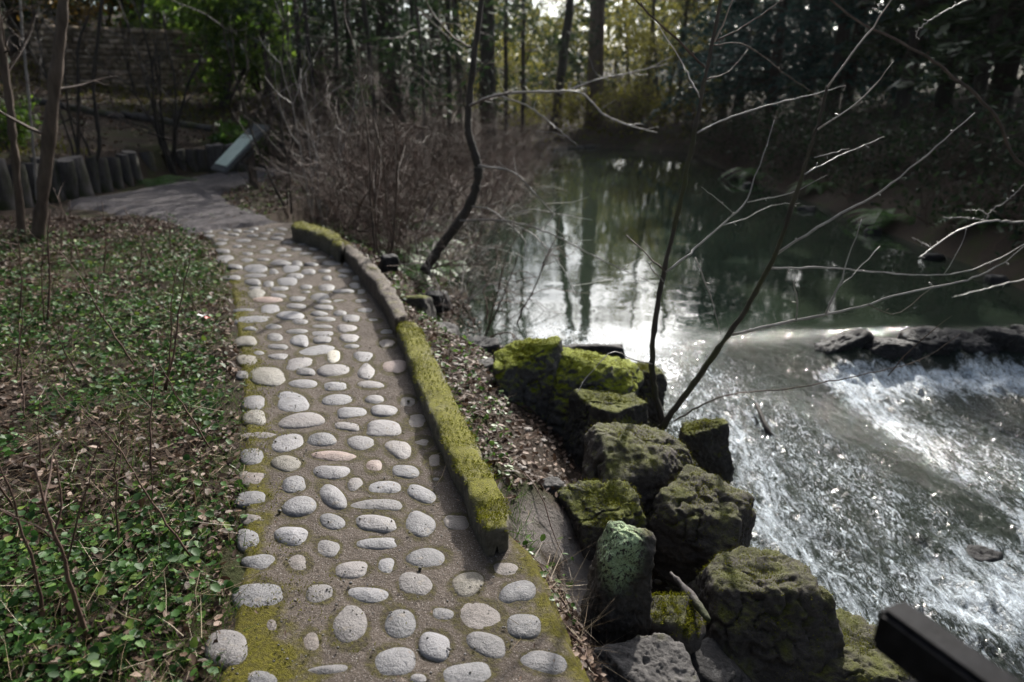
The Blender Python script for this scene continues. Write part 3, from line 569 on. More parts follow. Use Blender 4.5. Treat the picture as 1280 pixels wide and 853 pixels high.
boulder(545, 375, 36, 26, -.50, 'dark', 44, "dark wet stone under the drooping twigs by the pond", deep=.9, n=4, name="stone", cat="stone")
for cx, cy, w, h, z, rz, lb in [(1048, 438, 84, 36, -.78, .4, "dark slanting rock at the head of the rapids with foam all round it"), (1112, 438, 66, 36, -.77, -.2, "small black rock added for dark reflection beside the slanting rock"), (1160, 433, 74, 44, -.77, .2, "black rock added for dark reflection, second along the ledge"),
    (1205, 434, 72, 36, -.78, -.3, "low black rock added for dark reflection midway along the ledge"), (1250, 430, 76, 46, -.76, .1, "tallest black rock added for dark reflection above the foam"), (1305, 430, 80, 40, -.78, -.1, "black rock added for dark reflection nearest the wooded bank")]:
    boulder(cx, cy, w, h, z, 'dark', 300 + cx, lb, rz=rz, deep=.7, n=5, name="rapid_rock", cat="rock", tilt=(0, -.25 if cx == 1048 else .05))  # rocks past the slanting one are added for the water's dark reflection
boulder(1225, 700, 50, 30, -1.05, 'dark', 55, "dark submerged rock in the churning water near the black rail", deep=.8, n=4, name="rapid_rock", cat="rock")
for i in range(16):                     # stones along the far shore
    x = 690 + i * 11.5; y = 186 - .5 * i + (i > 8) * 2
    boulder(x, y, rng.uniform(9, 17), rng.uniform(4, 7), -.72, 'bare', 60 + i, "small pale stone in the line along the far shore of the pond", n=2, name="shore_stone", cat="stone", group="pale stones along the far shore")
for x, y, w, h in [(935, 232, 22, 12), (1010, 262, 30, 14), (1090, 290, 34, 18), (1165, 322, 36, 18), (1245, 350, 44, 22)]:
    boulder(x, y, w * .6, h * .7, -.72, 'dark', 80 + x, "dark stone at the waterline of the wooded bank", n=3, name="bank_stone", cat="stone", group="dark stones along the wooded bank")

# ------------------------------------------------------------------ black rail end
M['rail'] = m_plain("black_rail", (.005, .005, .006), (.012, .012, .014), 40, .6, .05, .002)
zt = .80; a0 = at_z(1113, 752, zt); a1 = at_z(1330, 905, zt); d = (a1 - a0); d /= np.linalg.norm(d); nrm = np.array([d[1], -d[0], 0]); L = 1.6; wd = .066; th = .085
root = empty("bridge_rail", (*a0[:2], 0), "black painted rail end on a post above the rapids", "rail")
Mx = np.stack([d, nrm, [0, 0, 1]], 1)
def bevel_box(size, loc, Mr, name, mat, parent, bev=.008):
    bm = bmesh.new(); bmesh.ops.create_cube(bm, size=1); bmesh.ops.scale(bm, vec=size, verts=bm.verts)
    bmesh.ops.bevel(bm, geom=bm.edges[:], offset=bev, segments=3, affect='EDGES'); me = bpy.data.meshes.new(name); bm.to_mesh(me); bm.free(); me.materials.append(mat)
    o = bpy.data.objects.new(name, me); o.matrix_world = Matrix.Translation(Vector(loc)) @ Matrix(np.array(Mr).tolist()).to_4x4(); return link(o, parent)
inv = np.array([a0[0], a0[1], 0])
bevel_box((L, wd, th), a0 + d * L / 2 + [0, 0, -th / 2] - inv, Mx, "rail", M['rail'], root, .01)
pz = gz(*(a0 + d * .16)[:2]) - .15
pz = min(pz, -1.2)
bevel_box((.11, .05, zt - th - pz), a0 + d * .17 + [0, 0, (zt - th + pz) / 2 - zt] - inv, Mx, "post", M['rail'], root)
bevel_box((.05, .045, .12), a0 + d * .085 + [0, 0, -th - .045] - inv, np.stack([(d - [0, 0, .8]) / np.linalg.norm(d - [0, 0, .8]), nrm, np.cross((d - [0, 0, .8]) / np.linalg.norm(d - [0, 0, .8]), nrm)], 1), "bracket", M['rail'], root, .004)

# ------------------------------------------------------------------ information panel
M['dark_metal'] = m_plain("dark_metal", (.05, .053, .055), (.09, .095, .098), 30, .45, .4, .001)
M['panel_face'] = m_plain("faded_panel_print", (.42, .52, .46), (.58, .66, .60), 6, .35, .4, 0)
M['weathered'] = m_bark("weathered_post", (.055, .045, .036), (.10, .085, .07), 25)
sb = at_z(318, 235, 0); gsb = gz(sb[0], sb[1]); root = empty("information_panel", (sb[0], sb[1], gsb), "tilted information panel on a short post beside the gravel path", "sign", rz=R(-52))
def part_box(name, size, loc, rot, mat, parent, bev=.006):
    return bevel_box(size, loc, np.array(Matrix.Rotation(rot, 3, 'X')), name, mat, parent, bev)
part_box("post", (.12, .12, .95), (0, 0, .37), 0, M['weathered'], root)
tl = R(41)
pn = part_box("panel_frame", (.80, 1.12, .06), (0, -.16, .70), tl, M['dark_metal'], root, .01)
part_box("panel_face", (.66, .72, .02), (0, -.09, .039), 0, M['panel_face'], pn, .004)
part_box("support_bracket", (.16, .34, .05), (0, -.06, .56), tl, M['dark_metal'], root)

# ------------------------------------------------------------------ log posts, terrace edge, stone wall
M['log'] = m_bark("weathered_log", (.042, .036, .034), (.095, .085, .082), 20, (.035, .04, .014), .85)
M['log_end'] = m_plain("log_end", (.07, .06, .055), (.14, .125, .115), 14, .85)
def log_post(x, y, w, topy, seed, label):
    b = at_z(x, y, 0); g0 = gz(b[0], b[1]) if False else 0.; r = w / 2 * b[1] / FPX * 1.02; top = at_y(x, topy, b[1])[2]
    root = empty("log_post", (b[0], b[1], 0), label, "log post", "upright log posts edging the gravel path")
    k = 14; a = np.arange(k) * 2 * np.pi / k; g = np.random.default_rng(seed); rr = r * (1 + .07 * np.cos(2 * a + g.uniform(0, 6)) + .04 * g.normal(size=k)); tx, ty = g.normal(0, .05, 2)
    V = []
    zs = [-.25, .02, top * .35, top * .7, top - .012, top]
    for z in zs: f = (1.06 - .07 * (z / top)) * (.95 if z == top else 1); V += [(rr[j] * f * math.cos(a[j]) + tx * z, rr[j] * f * math.sin(a[j]) + ty * z, z + (.02 * math.cos(a[j] + seed) if z > .5 * top else 0)) for j in range(k)]
    j = np.arange(k); Q = np.concatenate([np.stack([i * k + j, i * k + (j + 1) % k, (i + 1) * k + (j + 1) % k, (i + 1) * k + j], -1) for i in range(len(zs) - 1)])
    obj("trunk", V, Q, M['log'], root); e = np.array(V[-k:]); c = e.mean(0)
    obj("cut_end", np.concatenate([e, [c + [0, 0, .006]]]), np.stack([j, (j + 1) % k, np.full(k, k)], -1), M['moss_kerb'] if seed in (6, 7) else M['log_end'], root)
PL = [(8, 262, 26, 200), (28, 258, 24, 206), (48, 254, 22, 204), (68, 250, 26, 198), (88, 248, 18, 200), (103, 246, 24, 197), (119, 242, 14, 196), (132, 240, 17, 198), (146, 236, 18, 197), (160, 233, 13, 193), (170, 230, 16, 190), (202, 219, 26, 187), (225, 218, 14, 188), (186, 225, 18, 191), (240, 216, 15, 187), (254, 215, 13, 186),
      (267, 216, 12, 182), (277, 216, 13, 181), (290, 216, 12, 181), (302, 216, 13, 180), (349, 208, 26, 172), (372, 207, 22, 174), (394, 206, 22, 172)]
LL = ["cracked grey log post at the end of the row by the twin trunks", "dark log post just behind the slim brown trunk", "squat log post between the two leaning trunks", "thick log post beside the thicker leaning trunk",
      "slim pale log post fourth along from the twin trunks", "thick dark log post in the middle of the row", "thin log post squeezed between two thick ones", "log post with a flat top at the path bend", "log post capped with yellow moss",
      "narrow log post beside the tallest post", "tallest dark log post at the end of the long row", "broad stump like post behind the green fern", "mossy topped slim post under the tall bare stems", "low post half hidden by the green fern", "dark post just past the tall bare stems", "narrow dark post facing the information panel",
      "first of the four thin posts at the back of the path", "second of the four thin posts at the back", "third thin post behind the information panel", "thin post hidden most by the information panel",
      "broad low post just beyond the panel", "broad low post in the shade past the panel", "last low post vanishing into the brush"]
assert len(PL) == len(LL)
for i, (q, lb) in enumerate(zip(PL, LL)): log_post(*q, i, lb)
for i, (x0, x1, y, Yd) in enumerate([(40, 150, 131, 16.6), (150, 262, 129, 16.9)]):
    P = np.stack([at_y(xx, y, Yd) for xx in np.linspace(x0, x1, 12)]); P[:, 2] = [gz(p[0], p[1]) + .06 for p in P]; P[:, 2] += .02 * rng.normal(size=12)
    mb = MB().tube(P, .09 + .006 * rng.normal(size=12), 9); tag(mb.build("edging_log", M['log'], loc=P[5]), ["long log edging the upper terrace below the stone wall", "log edging the upper terrace behind the multi stemmed shrub"][i], "log")
M['wallstone'] = m_plain("wall_stone", (.13, .095, .07), (.26, .20, .155), 5, .85, .2, .01)
t = NT("dry_stone", .85, .2); c = t.ramp(t.island(), [(0, (.17, .125, .09)), (.5, (.30, .23, .17)), (1, (.50, .38, .30))]); c = t.mix(t.ramp(t.noise(9, t.objc(), 6), [(.4, .7), (.6, 0)]), c, (.05, .045, .025)); t.color(c); t.bump(t.noise(25, t.objc(), 6), .02); M['drystone'] = t.m
w0 = at_y(52, 100, 20.); w1 = at_y(270, 100, 22.5); mb = MB(); Lw = np.hypot(*(w1 - w0)[:2]); dw = (w1 - w0)[:2] / Lw; zb = min(gz(*w0[:2]), gz(*w1[:2])) - .2
zrow = zb; rg = np.random.default_rng(4)
while zrow < zb + 1.75:
    hh = rg.uniform(.09, .17); x = rg.uniform(-.2, 0)
    while x < Lw:
        ww = rg.uniform(.14, .5); c = w0[:2] + dw * (x + ww / 2); mb.box((c[0] + rg.normal(0, .01), c[1] + rg.normal(0, .015), zrow + hh / 2), (ww - .02, .4, hh - .016), np.array([[dw[0], -dw[1], 0], [dw[1], dw[0], 0], [0, 0, 1]]) @ np.array(Matrix.Rotation(rg.normal(0, .03), 3, 'Y'))); x += ww
    zrow += hh
o = mb.build("stone_wall", M['drystone'], loc=(*w0[:2], zb), smooth_=False); tag(o, "dry stone retaining wall on the slope above the terrace", "wall")
# ------------------------------------------------------------------ woody plants
M['twig_brown'] = m_plain("brown_twig", (.040, .028, .021), (.100, .070, .055), 9, .7, .3, 0)
M['twig_red'] = m_plain("reddish_twig", (.062, .036, .028), (.120, .076, .060), 9, .7, .3, 0)
M['twig_grey'] = m_plain("grey_twig", (.14, .125, .115), (.27, .25, .235), 9, .6, .4, 0)
M['twig_pale'] = m_plain("pale_twig", (.20, .18, .165), (.34, .31, .29), 12, .45, .5, 0)
M['bark_dark'] = m_bark("dark_bark", (.020, .017, .015), (.050, .042, .036), 12)
M['bark_moss'] = m_bark("mossy_bark", (.030, .025, .02), (.065, .054, .045), 12, (.045, .05, .014))
M['bark_brown'] = m_bark("brown_bark", (.06, .042, .032), (.12, .09, .07), 14)
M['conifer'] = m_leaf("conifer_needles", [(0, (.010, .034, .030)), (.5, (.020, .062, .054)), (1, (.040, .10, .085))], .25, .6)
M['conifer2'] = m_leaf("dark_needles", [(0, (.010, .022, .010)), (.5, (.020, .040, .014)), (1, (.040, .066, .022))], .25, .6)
M['yellowgreen'] = m_leaf("mossy_spring_foliage", [(0, (.07, .068, .010)), (.5, (.14, .135, .020)), (1, (.25, .23, .05))], .6, .6)
M['evergreen'] = m_leaf("evergreen_leaf", [(0, (.035, .075, .012)), (.5, (.075, .145, .018)), (1, (.16, .24, .03))], .6, .4, .4)
M['golden'] = m_leaf("golden_leaf", [(0, (.12, .07, .012)), (1, (.30, .18, .03))], .5, .5)
M['brightgreen'] = m_leaf("bright_leaf", [(0, (.03, .075, .010)), (.5, (.055, .12, .016)), (1, (.10, .17, .03))], .5, .4, .4)
M['fern'] = m_leaf("fern_green", [(0, (.025, .075, .014)), (1, (.075, .17, .03))], .45, .45)

def wander(p, d, L, n, wig, up=0., g=rng):
    P = [np.array(p, float)]; d = np.array(d, float); d /= np.linalg.norm(d)
    for _ in range(n):
        d = d + g.normal(0, wig, 3) + [0, 0, up]; d /= np.linalg.norm(d); P.append(P[-1] + d * L / n)
    return np.array(P)
def shrub_branches(seed, H=2.0, stems=9, spread=.7, kids=9, wig=.16, r0=.012, droop=0., lvl=2, up=.02):
    g = np.random.default_rng(seed); mb = MB(); tips = []
    def grow(P, r, level):
        mb.tube(P, np.linspace(r, r * .4, len(P)), 4 if level < 2 else 3, False)
        if level >= lvl: tips.append(P[-1]); return
        for _ in range(g.integers(int(kids * .6), kids + 1)):
            f = g.uniform(.2, .98); q = f * (len(P) - 1); i = int(q); p = P[i] + (P[min(i + 1, len(P) - 1)] - P[i]) * (q - i); d = P[min(i + 1, len(P) - 1)] - P[i]; d /= np.linalg.norm(d) + 1e-9
            d = d + g.normal(0, .75, 3); L = np.linalg.norm(P[-1] - P[0]) * g.uniform(.25, .6) * (1.15 - .5 * f)
            grow(wander(p, d, L, 6, wig * 1.3, up - droop * level, g), r * .5, level + 1)
    for k in range(stems):
        a = g.uniform(0, 6.28); d = np.array([math.cos(a) * spread * g.uniform(.2, 1), math.sin(a) * spread * g.uniform(.2, 1), 1.]); q = g.normal(0, .1, 2)
        grow(wander([q[0], q[1], -.1], d, H * g.uniform(.6, 1.1), 9, wig, up, g), r0 * g.uniform(.6, 1.1), 0)
    return mb, np.array(tips)
def shrub(name, seed, mat, label, cat, leafmat=None, nleaf=0, lsize=.04, **k):
    mb, tips = shrub_branches(seed, **k); root = empty(name, (0, 0, 0), label, cat); mb.build("branches", mat, root)
    if leafmat:
        g = np.random.default_rng(seed); P = tips[g.integers(0, len(tips), nleaf)] + g.normal(0, k.get('H', 2) * .07, (nleaf, 3)); N = g.normal(size=(nleaf, 3)) + [0, 0, .6]
        V, F = leaves(P, N, lsize * g.uniform(.6, 1.3, nleaf), .5, 'hex', g); obj("foliage", V, F, leafmat, root)
    return root
FAR = (0, -60, -50)
def scatter(protos, spots, label, group, smin=.8, smax=1.2, sink=.02, seed=1):
    g = np.random.default_rng(seed); out = []
    for i, (x, y) in enumerate(spots):
        p = protos[i % len(protos)]; s_ = g.uniform(smin, smax); loc = (x, y, gz(x, y) - sink); rz = g.uniform(0, 6.28)
        if not p.get('_used'):
            p['_used'] = 1; p.location = loc; p.rotation_euler = (0, 0, rz); p.scale = (s_,) * 3; r = p; r['label'] = label; r['group'] = group
        else: r = dup(p, loc, rz, s_, label, group)
        out.append(r)
    return out
def spots_px(rects, seed, Z=0.):        # ground spots from patches of the photo: (x0, x1, y0, y1, count) at height Z
    g = np.random.default_rng(seed); out = []
    for x0, x1, y0, y1, n in rects:
        for _ in range(n): q = at_z(g.uniform(x0, x1), g.uniform(y0, y1), Z); out.append((q[0], q[1]))
    return out

# bare thicket on the near bank of the pond
th = [shrub("bare_shrub", 100 + k, M[['twig_brown', 'twig_red', 'twig_red', 'twig_brown'][k]], "x", "shrub", H=[1.9, 1.5, 1.7, 2.3][k], stems=[10, 12, 9, 8][k], spread=[.8, 1.1, 1.0, .55][k], kids=9, r0=[.010, .008, .009, .012][k], lvl=2, wig=.2) for k in range(4)]
sp = spots_px([(460, 520, 290, 320, 4), (430, 500, 250, 290, 7), (380, 470, 240, 262, 6), (480, 640, 222, 250, 13), (340, 480, 205, 232, 8), (520, 690, 198, 216, 16), (420, 690, 186, 198, 16), (340, 480, 186, 205, 10)], 5, -.25)
sp = [(x, y) for x, y in sp if sdist(np.array([x]), np.array([y]), CREEK)[0] > .05]
scatter(th, sp, "bare twiggy brown shrub in the thicket between path and pond", "bare shrubs of the thicket between path and pond", .85, 1.4, seed=3)
# low tangle of arching dead stems over the waterline
tg = [shrub("drooping_shrub", 120 + k, M[['twig_red', 'twig_grey'][k]], "x", "shrub", H=1.15, stems=12, spread=1.9, kids=7, r0=.008, lvl=2, wig=.22, droop=.05, up=-.10) for k in range(2)]
sp = [(-.45, 6.9), (-.75, 7.9), (-.95, 8.8), (-1.0, 9.8), (-.8, 10.8), (-.45, 12.2), (-.2, 13.6), (.1, 15.5), (.5, 18), (.9, 21), (1.3, 25), (1.6, 28)]
scatter(tg, sp, "low shrub of arching dead stems drooping over the pond edge", "drooping shrubs along the pond edge", .8, 1.3, seed=4)
# pale tangle on the wooded bank
tb_ = [shrub("bank_shrub", 130 + k, M[['twig_brown', 'twig_brown', 'twig_red'][k]], "x", "shrub", M['conifer2'], 500, .05, H=1.5, stems=10, spread=1.2, kids=7, r0=.009, lvl=2, wig=.22) for k in range(3)]
g = np.random.default_rng(8); sp = []
for y in np.linspace(7.5, 29, 34): e = np.interp(y, [5, 8, 11, 15, 19, 24, 29.6], [6.4, 6.5, 6.7, 6.9, 6.8, 7.0, 7.5]); sp.append((e + .3 + abs(g.normal(0, 1.1)), y))
scatter(tb_, sp, "dark leafy scrub on the slope of the wooded bank", "scrub on the wooded bank", .7, 1.3, seed=6)
g = np.random.default_rng(18); sp = [(float(np.interp(y, [5, 8, 11, 15, 19, 24, 29.6], [6.4, 6.5, 6.7, 6.9, 6.8, 7.0, 7.5])) + .15 + abs(g.normal(0, .8)), y) for y in np.linspace(6.4, 27, 26)]
for i_, (x_, y_) in enumerate(sp): dup([tg[0], th[0], th[1]][i_ % 3], (x_, y_, gz(x_, y_)), g.uniform(0, 6.28), g.uniform(.7, 1.2), 'bare twiggy shrub hanging over the water from the wooded bank', 'bare shrubs of the wooded bank')
# bare stems on the far bank
fb = [shrub("far_bank_shrub", 140 + k, M[['twig_red', 'twig_brown'][k]], "x", "shrub", M['yellowgreen'], 260, .10, H=2.6, stems=9, spread=.8, kids=7, r0=.016, lvl=2, wig=.2) for k in range(2)]
sp = [(g.uniform(0, 9), g.uniform(33, 37)) for _ in range(22)]
scatter(fb, sp, "bare brown shrub on the far bank of the pond", "shrubs on the far bank", .7, 1.2, seed=7)

def multi_stem(x, y, Y, H, n, spread, seed, label, mat='bark_dark', r=.028, kids=5, stems_px=None):
    b = at_z(x, y, 0.); zb = gz(b[0], b[1]); root = empty("multi_stem_shrub", (b[0], b[1], zb), label, "shrub"); mb, _ = shrub_branches(seed, H, n, spread, kids, .09, r, 0, 2, .03); mb.build("branches", M[mat], root); return root
multi_stem(216, 221, 0, 3.6, 8, .30, 201, "tall shrub of many straight bare stems behind the green fern", r=.04)
multi_stem(113, 239, 0, 3.2, 3, .22, 202, "thin crooked bare shrub rising between the log posts", r=.035)
multi_stem(352, 256, 0, 3.4, 3, .10, 203, "slim bare sapling clump just in front of the information panel", r=.02)
multi_stem(392, 262, 0, 2.6, 5, .10, 209, "thin bare shrub beside the rounded mossy kerb", r=.016, mat='twig_grey')
multi_stem(478, 300, 0, 2.6, 4, .25, 205, "dark bare shrub directly behind the bare kerb", r=.016, mat='twig_brown')

# named stems traced from their real lines: every limb gets its own distance
def limb(mb, pts, Y0, Y1, r0, r1, n=None, k=6, knots=True, seed=0):
    pts = np.array(pts, float); u = np.linspace(0, 1, len(pts)); Yv = Y0 + (Y1 - Y0) * u; P = at_y(pts[:, 0], pts[:, 1], Yv); L = np.linalg.norm(np.diff(P, axis=0), axis=1).sum(); n = n or max(8, int(L / .05))
    P = spline(P, n); g = np.random.default_rng(seed + int(pts[0, 0] * 7)); r = np.linspace(r0, r1, n) * (1 + (.10 * g.normal(size=n) if knots else 0)); P[1:-1] += g.normal(0, .0025, (n - 2, 3))
    mb.tube(P, r, k); return P
def buds(mb, P, step, g, r=.004):
    for i in range(2, len(P), step):
        d = g.normal(size=3); d /= np.linalg.norm(d); L = g.uniform(.012, .03); mb.tube([P[i], P[i] + d * L * .5, P[i] + d * L, P[i] + d * L * 1.3], [r * .4, r * .5, r, r * .3], 4)
g = np.random.default_rng(77)
sap = empty("sapling", tuple(at_z(827, 530, -.45)), "bare twin stemmed sapling with pale branches growing among the boulders", "sapling")
base = np.array(sap.location); By = base[1]
A = MB(); limb(A, [(830, 536), (821, 500), (815, 455), (820, 395), (832, 330), (850, 255), (868, 165), (884, 85), (905, -20)], By, By + .25, .022, .010, k=8, seed=1); A.V = [v - base for v in A.V]; A.build("stem", M['bark_moss'], sap)
B = MB(); limb(B, [(826, 536), (845, 510), (870, 475), (902, 430), (935, 382), (968, 320), (992, 252), (1010, 196), (1026, 145), (1034, 108)], By, By - .2, .024, .007, k=8, seed=2); B.V = [v - base for v in B.V]; B.build("stem", M['bark_moss'], sap)
def br(pts, y0, y1, r0, r1, mat='twig_pale', bstep=9):
    m = MB(); P = limb(m, pts, By + y0, By + y1, r0, r1, k=5); buds(m, P, bstep, g, r0 * .55 + .0015); m.V = [v - base for v in m.V]; m.build("branch", M[mat], sap)
br([(966, 321), (1010, 292), (1053, 265), (1085, 250), (1110, 233), (1145, 205), (1180, 175), (1219, 141)], -.1, -.5, .0085, .003)
br([(961, 335), (1030, 335), (1080, 339), (1130, 343), (1185, 343), (1235, 330), (1285, 303)], -.1, .2, .0065, .0025)
br([(912, 419), (960, 408), (1010, 398), (1035, 393), (1080, 382), (1130, 367), (1190, 355), (1215, 348), (1250, 331), (1290, 300)], -.05, -.35, .010, .003)
br([(1032, 393), (1050, 355), (1060, 325), (1072, 290), (1077, 274)], -.15, -.1, .006, .002)
br([(995, 401), (997, 375), (992, 355), (995, 344)], -.12, -.2, .005, .002)
br([(842, 527), (880, 505), (920, 492), (980, 487), (1030, 478), (1090, 466), (1150, 450), (1200, 418)], 0, -.3, .006, .002, 'twig_brown')
br([(1085, 380), (1120, 392), (1165, 360)], -.25, -.2, .003, .0015, 'twig_brown')
br([(1110, 470), (1135, 440), (1170, 410), (1190, 395)], -.25, -.35, .004, .002, 'twig_brown')
br([(1050, 358), (1075, 335), (1100, 308)], -.12, .1, .003, .0015)
br([(1180, 343), (1200, 310), (1208, 285)], .1, .2, .003, .0015)
br([(872, 166), (905, 150), (960, 132), (1010, 120), (1057, 107)], .15, .5, .006, .0025)
br([(832, 340), (860, 320), (873, 307), (903, 281), (930, 255), (942, 228), (958, 183), (968, 150)], .08, .45, .0075, .002)
br([(934, 253), (965, 247), (991, 240), (1034, 219)], .35, .3, .004, .002)
br([(903, 282), (930, 274), (965, 257), (1000, 254)], .2, .5, .0035, .0015)
br([(916, 266), (893, 245), (877, 234)], .25, .1, .0035, .002)
br([(869, 322), (886, 365), (894, 390), (901, 419)], .12, .0, .0045, .002)
br([(830, 338), (806, 316), (783, 294)], .06, .3, .006, .003, 'twig_brown')
br([(829, 352), (818, 340), (808, 327)], .06, -.2, .0045, .003)
br([(881, 84), (849, 52), (815, 20), (785, -8)], .22, -.2, .007, .004, 'twig_brown')
br([(875, 122), (862, 98), (849, 71), (815, 22)], .2, .6, .005, .002)
br([(893, 52), (905, 28), (919, -6)], .24, .0, .006, .004)
br([(893, 52), (935, 30), (985, -6)], .24, .6, .005, .003, 'twig_brown')
br([(887, 57), (930, 56), (985, 95), (1030, 126)], .24, .6, .004, .0015, 'twig_brown')
br([(880, 100), (910, 90), (935, 62)], .2, .6, .004, .0015, 'twig_brown')
br([(1034, 110), (1062, 71), (1092, 34), (1118, -8)], -.2, -.5, .006, .003)
br([(1022, 162), (1050, 145), (1077, 124), (1100, 100), (1116, 78)], -.2, -.5, .0055, .002)
br([(1006, 218), (1040, 200), (1075, 184), (1105, 171)], -.18, .3, .005, .0015)
br([(1018, 197), (1045, 190), (1062, 186)], -.18, .1, .003, .0015)
br([(815, 455), (790, 450), (765, 440), (735, 470), (722, 490)], .02, -.35, .004, .002)

alder = at_z(533, 330, -.35); al_ = empty("curved_alder", tuple(alder), "thin dark alder with a curved trunk leaning over the pond edge", "tree"); Ya = alder[1]
m = MB(); limb(m, [(530, 340), (548, 312), (572, 280), (590, 250), (598, 215), (592, 188), (585, 162), (587, 125), (593, 70), (604, -15)], Ya, Ya + .3, .062, .030, k=9); m.V = [v - alder for v in m.V]; m.build("trunk", M['bark_dark'], al_)
for pts, y0, y1, r0, r1, mt in [([(598, 207), (640, 215), (665, 238), (693, 268)], .1, -.4, .016, .006, 'twig_grey'), ([(587, 132), (625, 118), (690, 115), (727, 117), (755, 143), (790, 158), (822, 166)], .15, 1.2, .017, .006, 'twig_grey'),
    ([(622, 119), (660, 133), (690, 155), (722, 182)], .2, -.3, .012, .005, 'twig_grey'), ([(700, 117), (745, 100), (782, 92), (835, 80)], .6, 1.5, .011, .005, 'twig_grey'), ([(588, 133), (605, 125), (640, 115)], .1, 0, .014, .008, 'twig_brown'),
    ([(575, 276), (630, 276), (683, 290), (746, 322), (820, 356)], 0, -1.5, .013, .004, 'twig_grey'), ([(590, 258), (612, 262), (636, 280), (655, 300), (658, 325)], 0, -.8, .010, .004, 'twig_grey'),
    ([(640, 280), (668, 295), (700, 330), (722, 372)], -.5, -1.6, .008, .003, 'twig_grey'), ([(636, 270), (665, 262), (700, 268), (740, 275)], -.5, -.2, .007, .003, 'twig_grey'), ([(693, 268), (685, 278), (672, 292)], -.4, -.5, .008, .004, 'twig_grey'),
    ([(590, 60), (565, 45), (540, 15), (530, -10)], .2, .6, .012, .006, 'twig_brown'), ([(590, 95), (620, 70), (640, 45)], .2, .6, .010, .004, 'twig_brown')]:
    m = MB(); P = limb(m, pts, Ya + y0, Ya + y1, r0, r1, k=5)
    for i in range(4, len(P) - 2, 5): d = g.normal(size=3); d[2] = abs(d[2]) * .5 - .2; q = wander(P[i], d, g.uniform(.15, .55), 5, .2, 0, g); m.tube(q, np.linspace(r1, .002, 6), 3, False)
    m.V = [v - alder for v in m.V]; m.build("branch", M[mt], al_)

def slim_tree(pts, Y0, Y1, r0, r1, mat, label, name="slim_tree", nb=8, seed=1, blen=(.4, 1.4)):
    m = MB(); q = at_y(pts[0][0], pts[0][1], Y0); root = empty(name, tuple(q), label, "tree"); P = limb(m, pts, Y0, Y1, r0, r1, k=9, n=30, seed=seed); m.V = [v - q for v in m.V]; m.build("trunk", M[mat], root)
    gg = np.random.default_rng(seed); m = MB()
    for _ in range(nb):
        i = gg.integers(8, 29); d = gg.normal(size=3); d[2] = abs(d[2]) * .6; b = wander(P[i], d, gg.uniform(*blen), 7, .15, .05, gg); rr = r1 * .35; m.tube(b, np.linspace(rr, .003, 8), 4, False)
        for _ in range(4): j = gg.integers(2, 7); m.tube(wander(b[j], gg.normal(size=3), gg.uniform(.15, .5), 5, .2, 0, gg), np.linspace(rr * .5, .002, 6), 3, False)
    m.V = [v - q for v in m.V]; m.build("crown", M['twig_brown'], root); return root
slim_tree([(29, 300), (20, 210), (12, 130), (2, 60), (-12, -20)], 8.2, 8.4, .046, .038, 'bark_brown', "slim brown trunk leaning outward beside the ivy bed", seed=31, nb=5)
slim_tree([(47, 302), (57, 215), (66, 130), (75, 50), (82, -30)], 8.0, 8.3, .072, .058, 'bark_brown', "thicker brown trunk leaning toward the path, twin of the slim one", seed=32, nb=5)
slim_tree([(47, 250), (43, 200), (35, 110), (28, 40), (24, -20)], 9.5, 9.6, .020, .014, 'twig_grey', "very thin pale whip standing behind the two brown trunks", seed=33, nb=3)
slim_tree([(90, 240), (97, 195), (98, 110), (98, 60), (110, 20)], 11.5, 11.6, .03, .02, 'bark_dark', "thin dark upright stem in front of the dry stone wall", seed=34, nb=6)
slim_tree([(110, 240), (124, 185), (120, 140), (117, 100), (124, 40), (128, -10)], 11.7, 11.9, .035, .025, 'bark_dark', "crooked dark stem in front of the dry stone wall", seed=35, nb=6)
# ------------------------------------------------------------------ trees
def conifer(name, seed, H, Rm, mat, label, z0=.6, nb=130, per=70, r=.2, s=.13, droop=.35, bark='bark_dark'):
    g = np.random.default_rng(seed); root = empty(name, (0, 0, 0), label, "tree"); mb = MB(); mb.tube([(0, 0, -.3), (0, 0, H * .3), (.03, 0, H * .7), (0, 0, H)], [r, r * .75, r * .4, .02], 9); m2 = MB(); P = []; N = []
    for k in range(nb):
        z = z0 + (H - z0) * ((k + g.uniform(0, 1)) / nb) ** 1.15; f = (z - z0) / (H - z0); L = Rm * (1 - f) ** .75 * g.uniform(.55, 1.15) + .15; a = g.uniform(0, 6.28)
        u = np.linspace(0, 1, 6); dr = droop * g.uniform(.5, 1.5); B = np.stack([np.cos(a) * u * L, np.sin(a) * u * L, z + .18 * L * u - dr * L * u ** 2], -1)
        if k % 2 == 0: mb.tube(B, np.linspace(.03, .006, 6) * (1.3 - f), 3, False)
        m = int(per * (.35 + .65 * L / Rm)); t = g.uniform(.12, 1, m) ** .8; c = np.stack([np.interp(t, u, B[:, i]) for i in range(3)], -1); w = (.34 * L * (1 - .75 * t) * (t > .1) + .05) * g.normal(0, .6, m)
        c[:, 0] += -math.sin(a) * w; c[:, 1] += math.cos(a) * w; c[:, 2] += -abs(w) * .35 + g.normal(0, .05, m); P.append(c); N.append(g.normal(0, .45, (m, 3)) + [0, 0, 1])
    P = np.concatenate(P); N = np.concatenate(N); V, F = leaves(P, N, s * g.uniform(.6, 1.3, len(P)), .32, 'quad', g)
    mb.build("trunk", M[bark], root); obj("crown", V, F, mat, root, smooth_=False); return root
